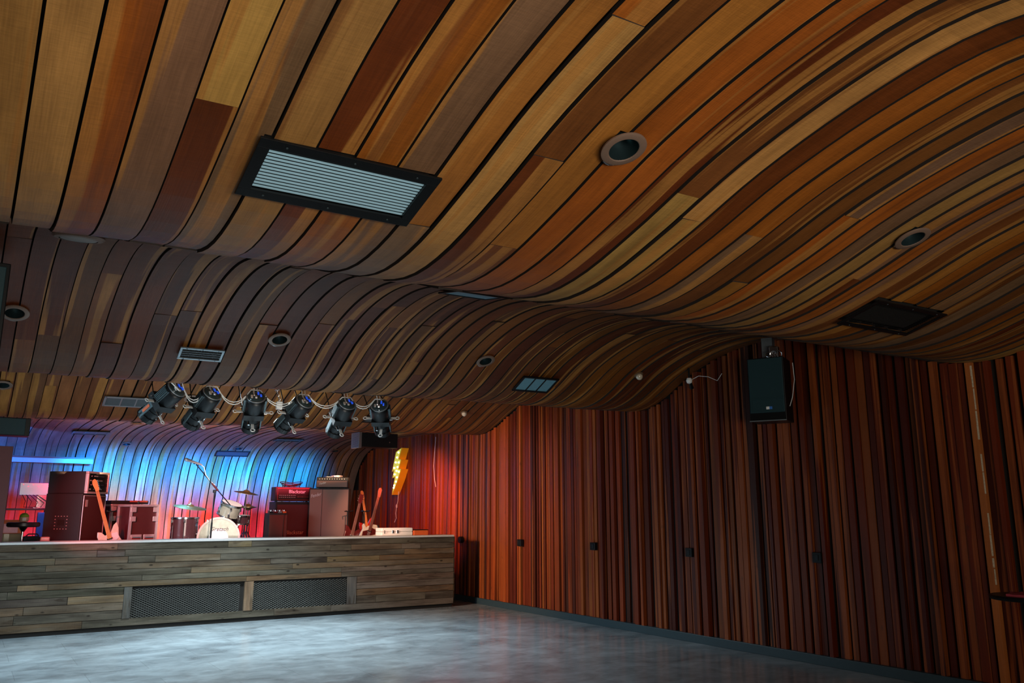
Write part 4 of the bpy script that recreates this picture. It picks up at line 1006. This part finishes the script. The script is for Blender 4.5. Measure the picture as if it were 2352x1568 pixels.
# tall brown cabinet and head
yb3 = 14.05; rz = -math.radians(27); xm = W(752, 1180, 14.1).x
hc3 = zpx(1121, 750, 14.0) - DECK; w = .665
t = thing('bass_cabinet', 'tall cabinet with a plain light brown grille cloth, at the right of the stage', 'amplifier cabinet', (xm - .02, 14.0, DECK), rz)
MB().box(-w / 2 - .012, w / 2 + .012, 0, .38, 0, hc3).build('cabinet', M_TOLEX, t, bevel=.01)
MB().box(-w / 2, w / 2, -.008, .01, .02, hc3 - .02).build('grille_cloth', M_CLOTHB, t, bevel=.004)
text('Fender', .085, M_LOGO, t, Matrix.Translation((-w / 2 + .10, -.014, hc3 - .12)) @ FRONT @ Matrix.Rotation(.25, 4, 'Z'), 'script_lettering', ext=.003, shear=.4, scx=.75)
MB().tube([(-.12, -.014, hc3 - .01), (-.12, -.014, .01)], .003).build('cable', M_BLK, t)
t = thing('amplifier_head', 'long low amplifier head with brown cloth front on the tall brown cabinet', 'amplifier', (xm + .05, 14.06, DECK + hc3 + .012), rz)
hh = zpx(1095, 760, 14.0) - DECK - hc3 - .012; w2 = .56
MB().box(-w2 / 2, w2 / 2, .0, .28, 0, hh).build('case', M_TOLEX, t, bevel=.01)
MB().box(-w2 / 2 + .01, w2 / 2 - .02, -.008, .01, .015, hh * .66).build('grille_cloth', M_CLOTHB, t)
MB().box(-w2 / 2 + .01, w2 / 2 - .02, -.004, .01, hh * .68, hh - .01).build('control_panel', M_BLKM, t)
knobs(t, 11, -w2 / 2 + .06, w2 / 2 - .07, -.004, hh * .82, M_LOGO, .008)
text('Fender', .055, M_LOGO, t, Matrix.Translation((-w2 / 2 + .11, -.012, hh * .42)) @ FRONT @ Matrix.Rotation(.25, 4, 'Z'), 'script_lettering', ext=.003, shear=.4, scx=.75)
for sx in (-1, 1): MB().cyl((sx * .22, .1, -.012), (sx * .22, .1, 0), .02, .02, 12).build('foot', M_BLK, t)
for i, l in enumerate(('pale folded sheet on top of the long low amplifier head, left', 'pink lit tambourine on top of the long low amplifier head, right')):
    t = thing('folded_sheet' if i == 0 else 'tambourine', l, 'paper' if i == 0 else 'tambourine', (xm + .02 + .16 * i, 14.16 + .03 * i, DECK + hc3 + .012 + hh))
    if i == 0: MB().box(-.06, .06, -.05, .05, 0, .012).build('sheet', M_PINK, t, bevel=.003)
    else: MB().lathe([(.095, 0), (.105, 0), (.105, .035), (.095, .035)], 28, cap=False).build('hoop', M_PINK, t, smooth=True)
# white and orange cases on the ledge, right end
a = W(871, 1229, 13.02); b = W(940, 1229, 13.02)
t = thing('equipment_case', 'white hard case lying on the stage ledge near its right end', 'case', (a.x, 12.92, LIP))
h = .125; w = W(942, 1229, 13.02).x - a.x
MB().box(0, w, 0, .26, 0, h * .48).build('lower_shell', M_WHITE, t, bevel=.012); MB().box(0, w, 0, .26, h * .5, h).build('lid', M_WHITE, t, bevel=.012)
for k in (.35, .5): MB().box(w * k - .02, w * k + .02, -.012, 0, h * .3, h * .7).build('latch', M_CHROME, t, bevel=.003)
MB().tube([(w * .08, 0, h * .35), (w * .08, -.02, h * .35), (w * .08, -.02, h * .65), (w * .08, 0, h * .65)], .006).build('handle', M_BLK, t)
a2 = W(935, 1230, 12.98)
t = thing('equipment_case', 'flat orange case with dark trim beside the white case on the ledge', 'case', (a.x + w + .012, 12.90, LIP)); w = W(979, 1230, 12.95).x - (a.x + w)
MB().box(0, w, 0, .28, 0, .082).build('shell', M_ORNG, t, bevel=.008); MB().box(-.003, w + .003, -.003, .283, .082, .094).build('lid', M_BLK, t, bevel=.003)
# 6. left corner: desk with screen, cabinet, stool ---------------------------------------
yd = 15.6
zsh = zpx(1167, 60, yd); xr = W(115, 1167, yd).x
t = thing('desk', 'narrow dark desk shelf against the wall at the far left of the stage', 'desk', (xr - .9, yd, DECK))
MB().box(-.1, .9, -.2, .3, zsh - DECK - .03, zsh - DECK).build('top', M_BLKM, t, bevel=.004)
for x in (-.05, .85):
    for y in (-.17, .27): MB().box(x - .015, x + .015, y - .015, y + .015, 0, zsh - DECK - .03).build('leg', M_BLKM, t)
s0 = W(43, 1137, 15.55); s1 = W(122, 1109, 15.55)
t = thing('computer_monitor', 'pale blue grey flat monitor on the desk at the far left', 'monitor', ((s0.x + s1.x) / 2, 15.55, zsh))
w = (s1.x - s0.x) / 2; zb = s0.z - zsh; zt = s1.z - zsh
MB().box(-w, w, 0, .03, zb, zt).build('bezel', M_BLUEP, t, bevel=.004); MB().box(-w + .008, w - .008, -.004, .001, zb + .008, zt - .008).build('screen', M_SCR, t)
for k in range(6): MB().cyl((-w + .05 + k * w * .3, -.004, zt - .03 - .03 * (k % 2)), (-w + .05 + k * w * .3, -.009, zt - .03 - .03 * (k % 2)), .010, .010, 10).build('sticker', M_WHITE, t)
MB().box(.03, .16, .0, .04, .01, zb + .02).build('stand', M_CHROME, t); MB().box(-.02, .22, -.06, .12, 0, .012).build('foot', M_CHROME, t, bevel=.003)
cb = MB()
for k in range(5): cb.tube([(-w + .05 + .05 * k, -.01, zb + .01), (-w + .10 + .09 * k, -.03, zb - .09 - .01 * k), (-.15 + .08 * k, -.02, .02), (.02 + .03 * k, .02, .012)], .005)
cb.build('cable', M_BLK, t)
c0 = W(80, 1240, 15.2); c1 = W(129, 1172, 15.2)
t = thing('metal_cabinet', 'blue metal cabinet with a white paper notice, left of the tall dark cabinet', 'cabinet', (c0.x, 15.2, DECK))
w = c1.x - c0.x + .15; h = c1.z - DECK - .03
MB().box(0, w, 0, .10, 0, h).build('body', M_BLUEP, t, bevel=.006)
MB().box(.0, w, -.012, 0, .26, h - .01).build('door', M_BLUEP, t, bevel=.003); MB().box(.0, w, -.012, 0, .02, .25).build('drawer', M_BLUEP, t, bevel=.003)
MB().box(.09, .30, -.016, -.012, h - .21, h - .10).build('paper_notice', M_PAPER, t, label='white paper notice')
for k in (.10, .18): MB().cyl((k, -.012, .30), (k, -.028, .30), .012, .010, 10).build('knob', M_CHROME, t)
q = W(47, 1246, 13.45)
t = thing('drum_stool', 'round dark stool with a chrome post at the far left of the stage', 'stool', (q.x + .01, 13.45, DECK))
zs = zpx(1199, 50, 13.45) - DECK
MB().lathe([(.19, zs - .065), (.205, zs - .05), (.205, zs - .012), (.19, zs)], 32).build('seat', M_STOOL, t, smooth=True)
MB().cyl((0, 0, .12), (0, 0, zs - .08), .014, .014, 12).build('post', M_CHROME, t, smooth=True); MB().cyl((0, 0, zs - .13), (0, 0, zs - .065), .02, .06, 12).build('bracket', M_CHROME, t, smooth=True)
for i in range(3):
    a = i * 2 * PI / 3; MB().tube([(0, 0, .16), (.22 * math.cos(a), .22 * math.sin(a) * .7, .012)], .010, 8).build('leg', M_CHROME, t)
t = thing('toy_figure', 'small round pink and green toy sitting on the dark stool', 'toy', (q.x + .01, 13.45, DECK + zs))
MB().lathe([(.001, 0), (.05, .005), (.062, .04), (.058, .075), (.001, .08)], 24, cap=False).build('base', M_FLESH, t, smooth=True)
MB().lathe([(.06, .07), (.055, .10), (.03, .122), (.001, .128)], 24, cap=False).build('cap', M_GRN, t, smooth=True)
MB().cbox((0, -.058, .04), (.05, .015, .04)).build('label_patch', M_WHITE, t, bevel=.003)
a = W(4, 1240, 13.9); b = W(45, 1196, 13.9)
t = thing('storage_crate', 'orange red crate with a pink label behind the stool', 'crate', (a.x - .15, 14.1, DECK + .001))
w = b.x - a.x + .2; z1 = zpx(1196, 30, 14.1) - DECK; z0 = zpx(1226, 30, 14.1) - DECK
MB().box(0, w, 0, .3, 0, z1).build('body', M_ORNG, t, bevel=.006); MB().box(-.005, w + .005, -.005, .305, z1, z1 + .012).build('rim', M_ORNG, t)
MB().box(.16, .34, -.006, 0, z1 - .17, z1 - .04).build('label_patch', mat('pink_label', (.85, .35, .35), .6), t, label='pink label')
t = thing('cardboard_box', 'brown cardboard box in front of the orange crate', 'box', (a.x - .15, 13.72, DECK)); zc_ = zpx(1226, 30, 13.72) - DECK
MB().box(0, w, 0, .3, 0, zc_).build('box', M_CARD, t, bevel=.003); MB().box(w * .42, w * .58, -.001, .301, .0, zc_ + .001).build('tape', mat('parcel_tape', (.4, .27, .15), .3), t)
t = thing('tool_bag', 'low dark case with pale end, on the deck left of the tall dark cabinet', 'case', (W(52, 1240, 13.9).x, 13.72, DECK))
w = .33; h = zpx(1231, 75, 13.8) - DECK
MB().box(0, w * .62, 0, .22, 0, h).build('bag', M_TOLEX, t, bevel=.02); MB().box(w * .62, w, 0, .22, 0, h - .01).build('end_cap', M_PINK, t, bevel=.015, label='pale rounded end'); MB().tube([(.03, .1, h), (.06, .1, h + .03), (w * .5, .1, h + .03), (w * .58, .1, h)], .01).build('handle', M_CLOTHD, t)
